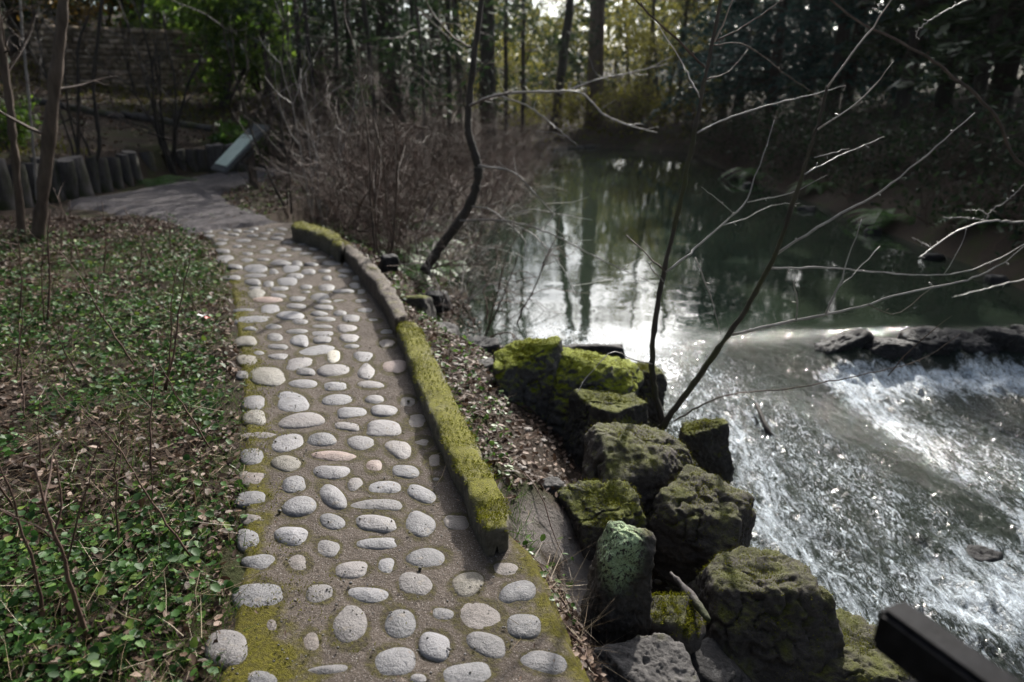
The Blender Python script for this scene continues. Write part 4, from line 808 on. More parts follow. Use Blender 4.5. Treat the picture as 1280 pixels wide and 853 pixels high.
def leafy_tree(name, seed, H, mat, label, nleaf=5000, ls=.09, stems=1, spread=.1, r=.12, kids=10, z0=.25, cl=.30, bark='bark_moss'):
    g = np.random.default_rng(seed); root = empty(name, (0, 0, 0), label, "tree"); mb = MB(); tips = []
    for k in range(stems):
        T = wander((g.normal(0, .05), g.normal(0, .05), -.3), (g.normal(0, spread), g.normal(0, spread), 1), H, 14, .06, .02, g); mb.tube(T, np.linspace(r, r * .15, 15), 8)
        for _ in range(kids):
            i = g.integers(int(14 * z0), 14); d = g.normal(size=3); d[2] = abs(d[2]) * .5 + .1; b = wander(T[i], d, H * g.uniform(.14, .32) * (1.25 - i / 20), 7, .16, .03, g); mb.tube(b, np.linspace(r * .28, .006, 8), 4, False); tips += list(b[3:])
            for _ in range(4): j = g.integers(2, 7); q = wander(b[j], g.normal(size=3), H * g.uniform(.05, .13), 5, .2, 0, g); mb.tube(q, np.linspace(r * .1, .003, 6), 3, False); tips += list(q[2:])
    tips = np.array(tips); mb.build("trunk", M[bark], root); c = tips[g.integers(0, len(tips), nleaf)] + g.normal(0, cl, (nleaf, 3)) * g.uniform(.2, 1, (nleaf, 1)); V, F = leaves(c, g.normal(size=(nleaf, 3)) + [0, 0, .7], ls * g.uniform(.6, 1.4, nleaf), .45, 'quad', g)
    obj("crown", V, F, mat, root, smooth_=False); return root
def plant(protos, items, group=None):   # items: (photo column, distance, height scale, label)
    g = np.random.default_rng(len(items) + 5)
    for i, (xp, Yd, hs, lb) in enumerate(items):
        p = protos[i % len(protos)]; q = at_y(xp, 120, Yd); loc = (q[0], Yd, gz(q[0], Yd) - .05); rz = g.uniform(0, 6.28); sc3 = (hs * g.uniform(.9, 1.15), hs * g.uniform(.9, 1.15), hs)
        if not p.get('_used'): p['_used'] = 1; p.location = loc; p.rotation_euler = (0, 0, rz); p.scale = sc3; p['label'] = lb; r = p
        else: r = dup(p, loc, rz, sc3, lb)
        if group: r['group'] = group
teal = [conifer("conifer", 300 + k, 11, 3.0, M['conifer'], "x", z0=.9 + .6 * k, nb=[150, 130][k], per=80, s=.14) for k in range(2)]
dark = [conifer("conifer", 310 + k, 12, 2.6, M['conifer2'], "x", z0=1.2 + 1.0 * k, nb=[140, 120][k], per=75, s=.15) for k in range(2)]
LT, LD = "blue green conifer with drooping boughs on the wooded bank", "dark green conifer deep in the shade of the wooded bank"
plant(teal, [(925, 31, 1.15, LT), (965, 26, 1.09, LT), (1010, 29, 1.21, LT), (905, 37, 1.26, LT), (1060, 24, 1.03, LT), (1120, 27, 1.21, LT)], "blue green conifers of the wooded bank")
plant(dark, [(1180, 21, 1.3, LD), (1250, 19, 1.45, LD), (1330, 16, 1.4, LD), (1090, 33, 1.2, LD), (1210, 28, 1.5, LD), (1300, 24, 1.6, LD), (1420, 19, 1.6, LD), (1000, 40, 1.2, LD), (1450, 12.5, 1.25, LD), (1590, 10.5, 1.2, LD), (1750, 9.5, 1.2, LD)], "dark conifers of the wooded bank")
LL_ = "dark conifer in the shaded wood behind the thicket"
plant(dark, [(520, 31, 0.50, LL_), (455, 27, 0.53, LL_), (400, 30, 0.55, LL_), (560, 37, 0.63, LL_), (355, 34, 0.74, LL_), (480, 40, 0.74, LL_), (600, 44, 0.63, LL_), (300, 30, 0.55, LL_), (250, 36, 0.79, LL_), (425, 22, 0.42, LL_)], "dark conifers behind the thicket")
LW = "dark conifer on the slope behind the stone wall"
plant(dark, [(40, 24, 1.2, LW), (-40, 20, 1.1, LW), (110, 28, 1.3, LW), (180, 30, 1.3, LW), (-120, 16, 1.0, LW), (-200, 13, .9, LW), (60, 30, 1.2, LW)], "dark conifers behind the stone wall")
spring = [leafy_tree("mossy_tree", 320 + k, 9.5, M['yellowgreen'], "x", 4200, .085, 2, .12, .10, 12, .15, .42) for k in range(2)]
LS = "slender pale green mossy tree standing beyond the far bank"
plant(spring, [(790, 38, .95, LS), (830, 36, .9, LS), (862, 39, 1.0, LS), (765, 44, 1.0, LS), (640, 40, .8, LS), (612, 36, .8, LS), (668, 45, .72, LS), (585, 34, .85, LS), (815, 48, 1.1, LS), (880, 45, 1.1, LS)], "slender mossy trees beyond the far bank")
eg = [leafy_tree("evergreen_tree", 330 + k, 5.5, M['evergreen'], "x", 6500, .085, 3, .35, .07, 11, .18, .32, 'bark_dark') for k in range(2)]
plant(eg, [(228, 24.5, 1.25, "bright leafed evergreen tree overhanging the stone wall"), (272, 20.0, .9, "evergreen tree with bright lower leaves, nearest the red brown slope"), (190, 23, 1.1, "tall evergreen tree behind the stone wall"),
           (330, 22, 1.0, "evergreen tree with dull leaves behind the red brown slope")])
gt = leafy_tree("golden_shrub", 340, 4.2, M['golden'], "x", 2500, .07, 3, .3, .05, 10, .3, .3); plant([gt], [(142, 24.2, 1.35, "golden leaved shrub hanging over the end of the stone wall")])
rh = shrub("rhododendron", 350, M['bark_dark'], "x", "shrub", M['brightgreen'], 1500, .09, H=1.4, stems=7, spread=1.1, kids=6, r0=.03, wig=.16)
plant([rh], [(307, 16.3, .85, "rounded rhododendron with glossy leaves on the red brown slope")])
rh2 = dup(rh, (-5.6, 20.5, gz(-5.6, 20.5)), 2., 1.1, "large rhododendron under the evergreen trees at the top of the slope")
holly = shrub("holly_bush", 351, M['bark_dark'], "x", "shrub", M['evergreen'], 1700, .05, H=1.3, stems=8, spread=.7, kids=7, r0=.02, wig=.16); plant([holly], [(8, 12.2, .8, "dark glossy holly like bush behind the first log posts")])

def trunk(px_x, Yd, wpx, lean, label, mat='bark_dark', ybase=None):
    q = at_y(px_x, 120, Yd); r = wpx / 2 * Yd / FPX * .97; zb = gz(q[0], Yd); root = empty("forest_tree", (q[0], Yd, zb), label, "tree"); H = 9.5; g = np.random.default_rng(int(px_x * 3)); n = 22; u = np.linspace(0, 1, n)
    P = np.stack([lean * H * u + .04 * np.cumsum(g.normal(0, .5, n)) * (r < .2), .02 * np.cumsum(g.normal(0, .5, n)), -.3 + (H + .3) * u], -1); rr = r * (1.12 - .35 * u) * (1 + .25 * np.exp(-u * 22)); mb = MB(); mb.tube(P, rr, 14)
    V = mb.V[0]; V += (fbm(V * [4, 4, 1.2], 3, 3)[:, None] * (V - np.array([0, 0, 1]) * V) * .18); mb.build("trunk", M[mat], root)
    m = MB(); B = []
    for _ in range(16):
        i = g.integers(5, n); d = g.normal(size=3); d[2] = -abs(d[2]) * .3; b = wander(P[i], d, g.uniform(.5, 2.2), 7, .12, .0, g); m.tube(b, np.linspace(.02, .004, 8), 4, False); B += list(b[3:])
    B = np.array(B); c = B[g.integers(0, len(B), 900)] + g.normal(0, .25, (900, 3)); V, F = leaves(c, g.normal(size=(900, 3)) + [0, 0, .8], .11 * g.uniform(.6, 1.3, 900), .35, 'quad', g)
    br_ = m.build("bare_crown", M['twig_brown'], root); obj("crown", V, F, M['conifer2'], root, smooth_=False); return root
trunk(490, 21, 27, .0, "broad dark conifer trunk rising out of the thicket"); trunk(610, 25, 19, .0, "dark straight trunk just past the curved alder"); trunk(545, 27, 14, .01, "thin dark trunk between the broad trunk and the curved alder")
for q_, (xx_, yy_, ww_, ln_) in enumerate([(375, 19, 6, .02), (392, 17, 5, -.02), (420, 18, 5, .03), (438, 20, 7, .0), (470, 17, 5, -.03), (512, 19, 5, .04), (530, 17, 4, -.02), (560, 20, 6, .02), (575, 23, 6, -.02), (630, 26, 5, .03), (655, 30, 5, .0), (340, 20, 6, -.02)]): o_ = trunk(xx_, yy_, ww_, ln_, 'thin bare pole like trunk among the thicket'); o_['group'] = 'thin trunks among the thicket'
trunk(743, 35, 19, .0, "tall thick straight trunk on the far bank", 'bark_brown'); trunk(692, 34, 10, .115, "slanting dark trunk on the far bank against the bright sky", 'bark_dark'); trunk(320, 24, 12, .0, "slim upright trunk beyond the rhododendron"); trunk(458, 26, 12, .0, "dark trunk next to the broad conifer trunk")
trunk(405, 25, 10, .02, "thin trunk in the dark wood beyond the gravel path"); trunk(850, 36, 5, .01, "thin dark post like trunk on the far bank by the conifers"); trunk(812, 37, 4, -.02, "very thin dark trunk among the mossy trees"); trunk(1042, 24, 15, .0, "dark trunk between blue green conifers"); trunk(1130, 21, 15, .02, "dark trunk on the wooded bank behind the pale sapling branches"); trunk(1222, 18, 14, .01, "dark trunk high on the wooded bank")

# far wood closing the view, one mass nobody could count
g = np.random.default_rng(11); n = 46000; az = g.uniform(R(-62), R(62), n); rd = g.uniform(52, 82, n); xx = np.sin(az) * rd; yy = np.cos(az) * rd; zz = g.uniform(0, 1, n) ** .8 * (15 - 6.5 * smooth(R(-3), R(3), az) * smooth(R(42), R(34), az) + 3 * np.sin(az * 9) + 2 * np.sin(az * 23))
gap = np.exp(-((np.degrees(az) - 3.5) / 3.2) ** 2); zz = zz * (1 - .55 * gap); zz += ground_z(xx, yy, False) - .3; P = np.stack([xx, yy, zz], -1); P += .9 * np.stack([fbm(P * .3 + 9 * j, 2, j) for j in range(3)], -1)
keep = fbm(P * .28, 3, 5) + g.normal(0, .1, n) > -.12; P = P[keep]; V, F = leaves(P, g.normal(size=(len(P), 3)), .42 * g.uniform(.5, 1.5, len(P)), .5, 'quad', g)
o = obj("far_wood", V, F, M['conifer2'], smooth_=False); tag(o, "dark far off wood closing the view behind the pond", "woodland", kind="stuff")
# unseen trees added round the viewer to shade the near ground from the sky
LB = "tall dark conifer added out of view to shade the near ground"
for x, y, s_ in [(-9.5, 2, 1.1), (-8, -3, 1.2), (-3.5, -6.5, 1.2), (1.5, -7.5, 1.2), (7, -7, 1.2), (10.5, -1.5, 1.1), (-12, 7, 1.1)]: dup(dark[0], (x, y, -.2), x, (s_ * 1.2, s_ * 1.2, s_), LB, "shading conifers added around the viewer")

# ------------------------------------------------------------------ ferns
def fern(seed, L=.7, n=11):
    g = np.random.default_rng(seed); root = empty("fern", (0, 0, 0), "x", "fern"); m = MB(); P = []; N = []; S = []
    for k in range(n):
        a = 6.28 * k / n + g.normal(0, .2); l = L * g.uniform(.7, 1.1); u = np.linspace(0, 1, 16); e = g.uniform(.5, .9); B = np.stack([np.cos(a) * u * l * .9, np.sin(a) * u * l * .9, l * (e * u - (e + .25) * u ** 2 * .9)], -1); m.tube(B, .004, 3, False); sd = np.array([-math.sin(a), math.cos(a), 0])
        for i in range(1, 16):
            w = l * .24 * math.sin(math.pi * min(1, .15 + u[i] * .85)) + .01
            for sg in (-1, 1):
                c0 = B[i]; c1 = B[i] + sg * sd * w + [0, 0, -.2 * w]; d = (B[i] - B[i - 1]) * .42; P += [c0 - d, c0 + d, c1]
    V = np.array(P); m.build("stem", M['twig_brown'], root); obj("fronds", V, np.arange(len(V)).reshape(-1, 3), M['fern'], root, smooth_=False); return root
fn = [fern(401), fern(402, .85, 13)]
f0 = at_z(203, 229, 0); fn[0].location = (*f0[:2], gz(*f0[:2])); fn[0].scale = (1.3, 1.3, .8); fn[0]['label'] = "bright green low fern at the foot of the log posts"; fn[0]['_used'] = 1
g = np.random.default_rng(13); sp = []
for y in np.linspace(7.0, 20, 8): e = np.interp(y, [5, 8, 11, 15, 19, 24], [6.4, 6.5, 6.7, 6.9, 6.8, 7.0]); sp.append((e + .1 + abs(g.normal(0, .6)), y))
scatter(fn, sp, "green sword fern on the wooded bank above the water", "ferns on the wooded bank", .8, 1.3, seed=9)
scatter(fn, [(-1.35, 8.2), (-1.7, 9.2), (-2.2, 10.2), (-1.3, 10.6), (-2.7, 11.6), (-1.9, 12.4), (-3.2, 13.4), (-1.0, 9.4)], 'green sword fern among the bare thicket stems', 'ferns in the thicket', .7, 1.0, seed=15)
for o in bpy.data.objects:
    if '_used' in o: del o['_used']
# ------------------------------------------------------------------ ground cover
g = np.random.default_rng(21)
M['ivy'] = m_leaf("ground_leaf", [(0, (.012, .036, .008)), (.5, (.032, .082, .016)), (.85, (.06, .13, .022)), (1, (.13, .18, .03))], .3, .52, .25)
M['litter'] = m_leaf("dead_leaf", [(0, (.032, .019, .012)), (.4, (.065, .038, .025)), (.8, (.115, .072, .048)), (1, (.24, .17, .13))], .15, .6, .3)
M['straw'] = m_leaf("dry_straw", [(0, (.12, .085, .05)), (.6, (.24, .18, .11)), (1, (.42, .34, .24))], .2, .5, .4)
M['grass'] = m_leaf("grass_blade", [(0, (.030, .065, .010)), (1, (.075, .135, .022))], .4, .4, .4)
M['mosstuft'] = m_leaf("moss_tuft", [(0, (.055, .056, .004)), (.6, (.12, .125, .006)), (1, (.21, .21, .015))], .3, .8, .1)
def left_pts(n, y0=1.1, y1=9.3, wmax=5.2):
    y = y0 + (y1 - y0) * g.uniform(0, 1, n) ** 1.25; xr_ = edge(EDGE_L, y) + .03; x = xr_ - g.uniform(0, 1, n) * np.minimum(wmax, .95 * y + .9); return x, y
def lift(x, y): return ground_z(x, y)
x, y = left_pts(95000); d = n2(x, y, 1.1, 4, 41) + .55 * n2(x, y, 4.5, 3, 42); k = d + g.normal(0, .10, len(x)) > .0; k &= (g.uniform(0, 1, len(x)) < np.clip((edge(EDGE_L, y) - x) / .25, .12, 1)); k &= g.uniform(0, 1, len(x)) < np.interp(y, [1, 6, 8, 9.3], [1, 1, .35, .25]); x, y = x[k], y[k]
z = lift(x, y) + g.uniform(.0, 1, len(x)) ** 1.6 * (.075 + .05 * n2(x, y, 3, 2, 43)) + .006; N = g.normal(0, .42, (len(x), 3)) + [0, -.12, 1]
V, F = leaves(np.stack([x, y, z], -1), N, g.uniform(.15, 1, len(x)) ** 2.0 * .0175 * np.interp(y, [1, 6], [1, 1.3]) + .003, .95); tag(obj("ground_ivy", V, F, M['ivy']), "small round green leaves carpeting the ground beside the path", "ground cover", kind="stuff")
x, y = left_pts(42000); k = (n2(x, y, 1.4, 3, 44) - .5 * n2(x, y, 1.1, 4, 41) + np.interp(y, [1, 5, 7, 9], [-.1, 0, .35, .5]) + g.normal(0, .15, len(x))) > -.16; x, y = x[k], y[k]
x2, y2 = np.array(spots_px([(520, 640, 330, 640, 500), (640, 760, 600, 853, 650), (330, 600, 225, 330, 1300), (300, 700, 195, 235, 900), (283, 420, 222, 300, 1500)], 22, -.15)).T; x = np.concatenate([x, x2]); y = np.concatenate([y, y2])
hx = g.uniform(-17, -1.5, 16000); hy = g.uniform(9, 24, 16000); hk = inside(hx, hy, HILL) & (n2(hx, hy, .5, 3, 81) + g.normal(0, .15, 16000) > -.22); x = np.concatenate([x, hx[hk]]); y = np.concatenate([y, hy[hk]])
by = 1.5 + 8 * g.uniform(0, 1, 9000); bx = edge(EDGE_R, by) + .12 + g.uniform(0, 1, 9000) ** 1.3 * 1.6; bk = (sdist(bx, by, CREEK) > .05) & (n2(bx, by, 1.6, 3, 95) + g.normal(0, .2, 9000) > -.15); x = np.concatenate([x, bx[bk]]); y = np.concatenate([y, by[bk]])
mc_ = at_z(690, 640, -.15); ok = (sdist(x, y, PATH) > .0) & (sdist(x, y, CREEK) > .02) & (np.hypot((x - mc_[0] - .03) * 1.6, y - mc_[1] + .05) > .36); x, y = x[ok], y[ok]
z = lift(x, y) + g.uniform(.004, .03, len(x)); V, F = leaves(np.stack([x, y, z], -1), g.normal(0, .5, (len(x), 3)) + [0, 0, 1], g.uniform(.010, .030, len(x)) * np.interp(y, [1, 8, 14, 20], [.8, 1.1, 1.8, 2.6]), .6)
tag(obj("leaf_litter", V, F, M['litter']), "brown dead leaves strewn over the ground", "leaf litter", kind="stuff")
x, y = left_pts(6500, 1.1, 7); near = g.uniform(0, 1, len(x)) < np.exp(-np.abs(edge(EDGE_L, y) - x - .25) / .55) + .35; x, y = x[near], y[near]
x2, y2 = np.array(spots_px([(660, 760, 640, 853, 260), (520, 640, 440, 660, 120)], 23, -.2)).T; x = np.concatenate([x, x2]); y = np.concatenate([y, y2])
D = g.normal(size=(len(x), 3)); D[:, 2] = np.abs(D[:, 2]) * .35 + .02; P = np.stack([x, y, lift(x, y) + g.uniform(.01, .06, len(x))], -1); V, F = blades(P, D, g.uniform(.04, .20, len(x)), g.uniform(.0006, .0014, len(x)), g.normal(0, .02, (len(x), 3)))
tag(obj("dry_straw", V, F, M['straw']), "pale dry straws lying over the ground leaves", "straw", kind="stuff")
x, y = left_pts(40000, 1.1, 8); q = n2(x, y, 1.7, 3, 47) + g.normal(0, .08, len(x)) + .25 * np.exp(-((edge(EDGE_L, y) - x - .3) / .35) ** 2); k = q > .06; x, y = x[k], y[k]
x2, y2 = np.array(spots_px([(215, 290, 330, 372, 900), (620, 670, 570, 640, 160), (500, 560, 350, 400, 120), (560, 620, 470, 600, 200), (770, 800, 700, 770, 40)], 24, 0)).T; ok2 = (sdist(x2, y2, PATH) > .02); x = np.concatenate([x, x2[ok2]]); y = np.concatenate([y, y2[ok2]])
D = g.normal(0, .5, (len(x), 3)) + [0, 0, .9]; P = np.stack([x, y, lift(x, y)], -1); V, F = blades(P, D, g.uniform(.03, .09, len(x)), g.uniform(.0010, .0020, len(x)), g.normal(0, .02, (len(x), 3)) * [1, 1, .4])
tag(obj("grass", V, F, M['grass']), "short green grass tufts growing through the ground leaves", "grass", kind="stuff")
hx = np.concatenate([g.uniform(-16, -2, 9000), g.uniform(-1, 11, 6000)]); hy = np.concatenate([g.uniform(10, 23, 9000), g.uniform(30, 40, 6000)]); hk = (inside(hx, hy, HILL) | ((hy > 30) & (sdist(hx, hy, CREEK) > .1))) & (n2(hx, hy, .45, 3, 83) + g.normal(0, .07, len(hx)) > .08); hx, hy = hx[hk], hy[hk]; V, F = blades(np.stack([hx, hy, ground_z(hx, hy)], -1), g.normal(0, .5, (len(hx), 3)) + [0, 0, .9], g.uniform(.08, .22, len(hx)), g.uniform(.005, .010, len(hx))); tag(obj('slope_grass', V, F, M['mosstuft']), 'yellow green mossy grass on the slope behind the log posts', 'grass', kind='stuff')
x2, y2 = np.array(spots_px([(283, 400, 225, 290, 350), (520, 640, 400, 620, 500), (655, 720, 640, 840, 60), (770, 900, 760, 853, 60), (430, 560, 300, 400, 500), (380, 480, 255, 300, 400), (400, 640, 205, 300, 900)], 25, -.2)).T; ok = (sdist(x2, y2, PATH) > .03) & (sdist(x2, y2, CREEK) > .05); x, y = x2[ok], y2[ok]
z = lift(x, y) + g.uniform(.005, .06, len(x)); V, F = leaves(np.stack([x, y, z], -1), g.normal(0, .4, (len(x), 3)) + [0, 0, 1], g.uniform(.009, .02, len(x)) * np.interp(y, [3, 9], [1, 1.6]), .8); tag(obj("bank_leaves", V, F, M['brightgreen']), "small green leaves growing between kerb and creek", "ground cover", kind="stuff")
D0, T0 = ico(2); mb = MB()
for _ in range(420):
    y = 1.5 + 7 * g.uniform() ** 1.3; x = edge(EDGE_R, np.array([y]))[0] + .15 + 1.3 * g.uniform()
    if sdist(np.array([x]), np.array([y]), CREEK)[0] < .03: continue
    r = g.uniform(.006, .03) * g.uniform(.5, 1.2); mb.add(D0 * (1 + .18 * fbm(D0 * 1.7 + g.uniform(0, 99), 2, 3))[:, None] * r * [1.2, .9, .6] + [x, y, gz(x, y) + .003], None, T0)
tag(mb.build("bank_pebbles", CM['d']), "small stones scattered in the soil between kerb and creek", "pebbles", kind="stuff")
mb = MB()
x2, y2 = np.array(spots_px([(655, 760, 640, 853, 70), (530, 660, 380, 620, 60), (480, 620, 320, 430, 70)], 26, -.2)).T
for x, y in zip(x2, y2):
    if sdist(np.array([x]), np.array([y]), PATH)[0] < .03 or np.hypot((x - mc_[0] - .03) * 1.6, y - mc_[1] + .05) < .36: continue
    a = g.uniform(0, 6.28); L = g.uniform(.08, .4); P = wander((x, y, gz(x, y) + .015), (math.cos(a), math.sin(a), 0), L, 6, .12, 0, g); P[:, 2] = ground_z(P[:, 0], P[:, 1]) + .012 + np.abs(g.normal(0, .015, 7)); mb.tube(P, np.linspace(.004, .0015, 7) * g.uniform(.6, 1.5), 4, False)
tag(mb.build("dead_twigs", M['twig_red']), "thin reddish dead twigs littering the bank", "twigs", kind="stuff")
# moss standing proud of kerbs, boulders and the mortar edge
P = []; N = []
def moss_on(o, dens, minz, seed, sel=None):
    gg = np.random.default_rng(seed); me = o.data; V = np.empty(len(me.vertices) * 3); me.vertices.foreach_get("co", V); V = V.reshape(-1, 3); Nn = np.empty(len(V) * 3); me.vertices.foreach_get("normal", Nn); Nn = Nn.reshape(-1, 3)
    k = (Nn[:, 2] > minz) & (fbm(V * 8 + seed, 4, 3) * .6 + gg.normal(0, .1, len(V)) > -.02 - (Nn[:, 2] - .6) * .2); i = np.where(k)[0]; i = i[gg.integers(0, len(i), dens)]; p = V[i] + gg.normal(0, .006, (dens, 3)); D = Nn[i] + gg.normal(0, .5, (dens, 3))
    W, F = blades(p, D, gg.uniform(.004, .012, dens), gg.uniform(.0009, .0018, dens)); m = obj("moss", W, F, M['mosstuft'], o); return m
for o in list(bpy.data.objects):
    if o.name.startswith("kerb_stone") and o.data.materials[0] == M['moss_kerb']: moss_on(o, 9000 if o.name == "kerb_stone" else 3500, .25, 3)
    if o.name.startswith("boulder") and o.data.materials[0] in (ROCK['bright'], ROCK['moss'], ROCK['brown']): moss_on(o, 6000 if o.data.materials[0] == ROCK['bright'] else 3500, .35, 5)
yy = g.uniform(1.0, 6, 9000); xx = edge(EDGE_L, yy) + .02 + np.abs(g.normal(0, .10, 9000)) * np.interp(yy, [1.4, 2.2], [3.0, 1]); k = n2(xx, yy, 7, 4, 51) + g.normal(0, .1, 9000) > .05; xx, yy = xx[k], yy[k]; P = np.stack([xx, yy, np.full(len(xx), .004)], -1)
V, F = blades(P, g.normal(0, .6, (len(P), 3)) + [0, 0, 1], g.uniform(.005, .014, len(P)), g.uniform(.001, .002, len(P))); o = obj("moss", V, F, M['mosstuft'], path); o['kind'] = 'stuff'
# dead upright stalks
def stalk(pts, Yb, label, r=.006, forks=2, seed=1):
    q = at_z(pts[0][0], pts[0][1], 0.); q[2] = gz(q[0], q[1]) - .02; Y0 = q[1]; root = empty("bare_stalk", tuple(q), label, "plant stalk"); m = MB(); P = limb(m, pts, Y0, Y0 + Yb, r, r * .35, k=5, seed=seed); gg = np.random.default_rng(seed); buds(m, P, 5, gg, r * .6)
    m.V = [v - q for v in m.V]; m.build("stem", M['twig_red'], root)
    for _ in range(forks): i = gg.integers(len(P) // 3, len(P) - 2); d = gg.normal(size=3) * [1, 1, .3] + [0, 0, .8]; b = wander(P[i], d, gg.uniform(.06, .25), 6, .12, 0, gg); f = MB(); f.tube(b - q, np.linspace(r * .5, .0012, 7), 4, False); f.build("side_shoot", M['twig_red'], root)
for i, (pts, yb, lb, r) in enumerate([([(205, 488), (218, 440), (222, 400), (232, 350), (238, 318)], .1, "tall forked dark stalk standing closest to the cobbles among low leaves", .007), ([(208, 488), (214, 430), (214, 380), (222, 330)], -.1, "straight thin stalk beside the tall forked one", .005),
    ([(60, 402), (62, 350), (60, 300), (63, 262)], .1, "thick brown stalk in the middle of the leaf bed below the trunks", .009), ([(56, 404), (52, 350), (55, 310)], 0, "shorter thin stalk touching the thick brown one", .006), ([(148, 690), (146, 640), (145, 590), (149, 530)], 0, "straight upright stalk in the deep green leaves near the cobbles", .0045),
    ([(82, 720), (92, 670), (108, 610), (127, 545)], .05, "slanting stalk leaning toward the path in the deep green leaves", .0045), ([(54, 770), (45, 720), (20, 640), (-5, 570)], -.05, "thick dark stalk leaning away from the path at the picture's lower corner", .006), ([(50, 590), (49, 550), (50, 500)], 0, "short stalk rising from mossy leaves", .004),
    ([(130, 345), (132, 300), (128, 255)], 0, "dark dead stalk in the brown leaves below the log posts", .008), ([(175, 345), (178, 310), (186, 275)], 0, "dead stalk with a bent top near the gravel bend", .007), ([(90, 330), (88, 290), (87, 250)], 0, "thin dead stalk beside the thicker trunk", .007), ([(213, 318), (212, 290), (208, 262)], 0, "short dead stalk at the very edge of the gravel", .006), ([(20, 470), (26, 420), (30, 370)], 0, "thin lone stalk near the picture's edge in the leaf bed", .005)]):
    stalk(pts, yb, lb, r, 3, i + 3)
g = np.random.default_rng(66); st0 = [o for o in bpy.data.objects if o.name.startswith("bare_stalk") and o.parent is None]
for k_, (x_, y_) in enumerate([(12, 330), (75, 322), (110, 350), (150, 312), (188, 330), (70, 372), (24, 392), (118, 402), (170, 380), (246, 392), (30, 520), (100, 470), (168, 460), (262, 560), (190, 590), (18, 640), (112, 800), (240, 705)]):
    q = at_z(x_, y_, 0.); r_ = dup(st0[[5, 8, 1, 12, 9][k_ % 5]], (q[0], q[1], gz(q[0], q[1]) - .02), g.uniform(0, 6.28), g.uniform(.6, 1.1), "thin dead stalk standing among the leaves of the bed by the path", "dead stalks in the leaf bed")
# small things
M['white'] = m_plain("white_paper", (.6, .58, .56), (.7, .68, .66), 10, .5); M['red'] = m_plain("red_wrapper", (.5, .05, .04), (.6, .08, .06), 10, .4)
q = at_z(257, 397, .02); q[2] = gz(q[0], q[1]) + .03; root = empty("litter_scrap", tuple(q), "small crumpled red and white wrapper on the leaves beside the cobbles", "litter")
def scrap(name, mat, off, size, seed):
    n = 7; u, v = np.meshgrid(np.linspace(-1, 1, n), np.linspace(-1, 1, n)); P = np.stack([u * size[0] + off[0], v * size[1] + off[1], .008 * n2(u, v, 1.5, 3, seed) + .012 * np.abs(u) + off[2]], -1); obj(name, P, grid_faces(n, n), mat, root)
scrap("white_part", M['white'], (-.03, .02, .012), (.035, .015), 3); scrap("red_part", M['red'], (.025, -.01, .005), (.022, .016), 5)
P = at_y(np.array([838, 855, 872, 886]), np.array([716, 735, 757, 776]), np.array([2.42, 2.34, 2.24, 2.16])); P = spline(P, 14); q = P[7]; mb = MB(); mb.tube((P - q), (.005 + .013 * np.sin(np.linspace(.2, 2.7, 14))) * (1 + .15 * rng.normal(size=14)), 5); mb.V[0] = mb.V[0] * [1, 1, 1]; tag(mb.build("driftwood", M['log'], loc=None, smooth_=False), "splintered grey piece of driftwood lying against the big mossy boulder", "driftwood").location = q
P = at_z(np.array([942, 955, 968, 985]), np.array([505, 528, 546, 560]), np.array([-.80, -.84, -.90, -1.0])); P[:, 0] += [.02, 0, -.02, .03]; q = P[1].copy(); mb = MB(); mb.tube(spline(P - q, 14), .030 * np.linspace(.5, 1, 14), 7); tag(mb.build("stuck_branch", M['bark_dark']), "dark broken branch stuck in the rapids", "branch").location = q
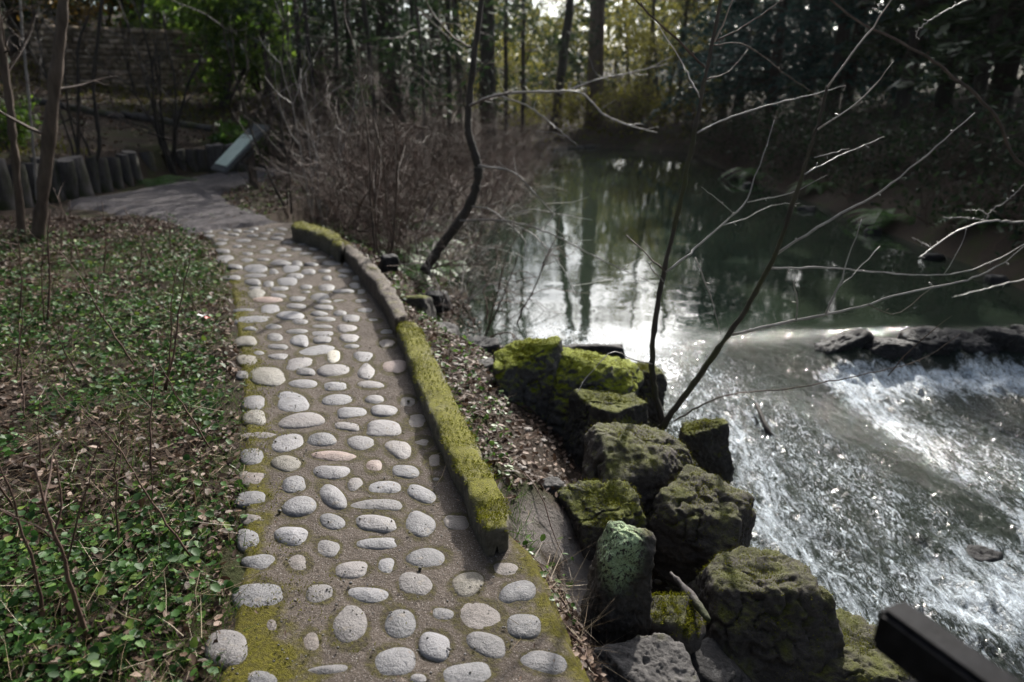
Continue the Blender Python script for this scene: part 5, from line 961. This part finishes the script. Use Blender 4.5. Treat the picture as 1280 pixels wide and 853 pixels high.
# branches reaching over the creek from a bush on the wooded bank
ob = np.array([7.0, 6.2, gz(7.0, 6.2) - .05]); root = empty("overhanging_bush", tuple(ob), "leafless bush on the wooded bank reaching pale twigs over the rapids", "shrub"); gg = np.random.default_rng(5)
for pts, y0, y1, r0, r1, mt in [([(1500, 300), (1400, 285), (1310, 279), (1260, 277), (1235, 277), (1200, 287), (1165, 310), (1148, 322)], 5.6, 4.8, .012, .003, 'twig_pale'), ([(1237, 277), (1215, 273), (1180, 272)], 5.3, 5.1, .005, .002, 'twig_pale'), ([(1233, 276), (1238, 264), (1260, 250), (1281, 230)], 5.3, 5.2, .006, .003, 'twig_pale'),
    ([(1236, 270), (1225, 263), (1208, 263)], 5.3, 5.3, .004, .002, 'twig_pale'), ([(1500, 330), (1380, 240), (1280, 208), (1240, 140), (1190, 95), (1140, 60), (1075, 28), (1025, -10)], 5.6, 4.2, .016, .005, 'twig_brown'), ([(1165, 310), (1155, 305), (1140, 297)], 4.9, 4.9, .003, .0015, 'twig_pale'), ([(1230, -10), (1180, 15), (1150, 35), (1145, 48)], 5, 5, .006, .003, 'twig_grey'),
    ([(1500, 300), (1400, 320), (1330, 340), (1270, 352), (1230, 362), (1190, 372)], 5.7, 5.4, .010, .003, 'twig_pale')]:
    m = MB(); pt = np.array(pts, float); P = at_y(pt[:, 0], pt[:, 1], np.linspace(y0, y1, len(pt))); P = spline(P, 40); P[1:-1] += gg.normal(0, .003, (38, 3)); m.tube(P, np.linspace(r0, r1, 40), 5); buds(m, P, 6, gg, r1 * 1.3)
    if pts[0][0] >= 1400: m.tube(spline([ob + [0, 0, -.1], ob * .6 + P[0] * .4 + [0, 0, .5], P[0]], 12), np.linspace(.03, r0, 12), 6)
    m.V = [v - ob for v in m.V]; m.build("branch", M[mt], root)

D0, T0 = ico(1); mb = MB(); g = np.random.default_rng(91)
for _ in range(900):
    y = 1.3 + 4.5 * g.uniform() ** 1.4; xa, xb = edge(EDGE_L, np.array([y]))[0], edge(EDGE_R, np.array([y]))[0]; x = xa + (xb - xa) * g.uniform(.03, .98); r = g.uniform(.0015, .005) * (1 + (g.uniform() < .05))
    mb.add(D0 * r * g.uniform(.6, 1.2, 3) + [x, y, .010], None, T0)
o = mb.build("pebbles", CM['g'], path); o['kind'] = 'stuff'
x2 = rng.uniform(0, 1, 260); y2 = 1.3 + 5 * rng.uniform(0, 1, 260); x2 = edge(EDGE_L, y2) + (edge(EDGE_R, y2) - edge(EDGE_L, y2)) * np.where(rng.uniform(0, 1, 260) < .6, x2 ** 3, x2); V, F = leaves(np.stack([x2, y2, np.full(260, .022)], -1), rng.normal(0, .25, (260, 3)) + [0, 0, 1], rng.uniform(.004, .012, 260), .35); tag(obj("path_litter", V, F, M['litter']), "scraps of dead leaf scattered over the cobbles", "leaf litter", kind="stuff")
# ------------------------------------------------------------------ damp air under the trees
hz = MB().box((0, 40, 8.), (220, 170, 24.)).build("haze", bpy.data.materials.new("haze_air"), smooth_=False); tag(hz, kind="stuff")
hm = hz.data.materials[0]; hm.use_nodes = True; hm.node_tree.nodes.clear(); v = hm.node_tree.nodes.new("ShaderNodeVolumePrincipled"); mo = hm.node_tree.nodes.new("ShaderNodeOutputMaterial")
v.inputs['Color'].default_value = (.9, .93, .96, 1); v.inputs['Density'].default_value = .0001; v.inputs['Anisotropy'].default_value = .55
hm.node_tree.links.new(v.outputs[0], mo.inputs['Volume'])
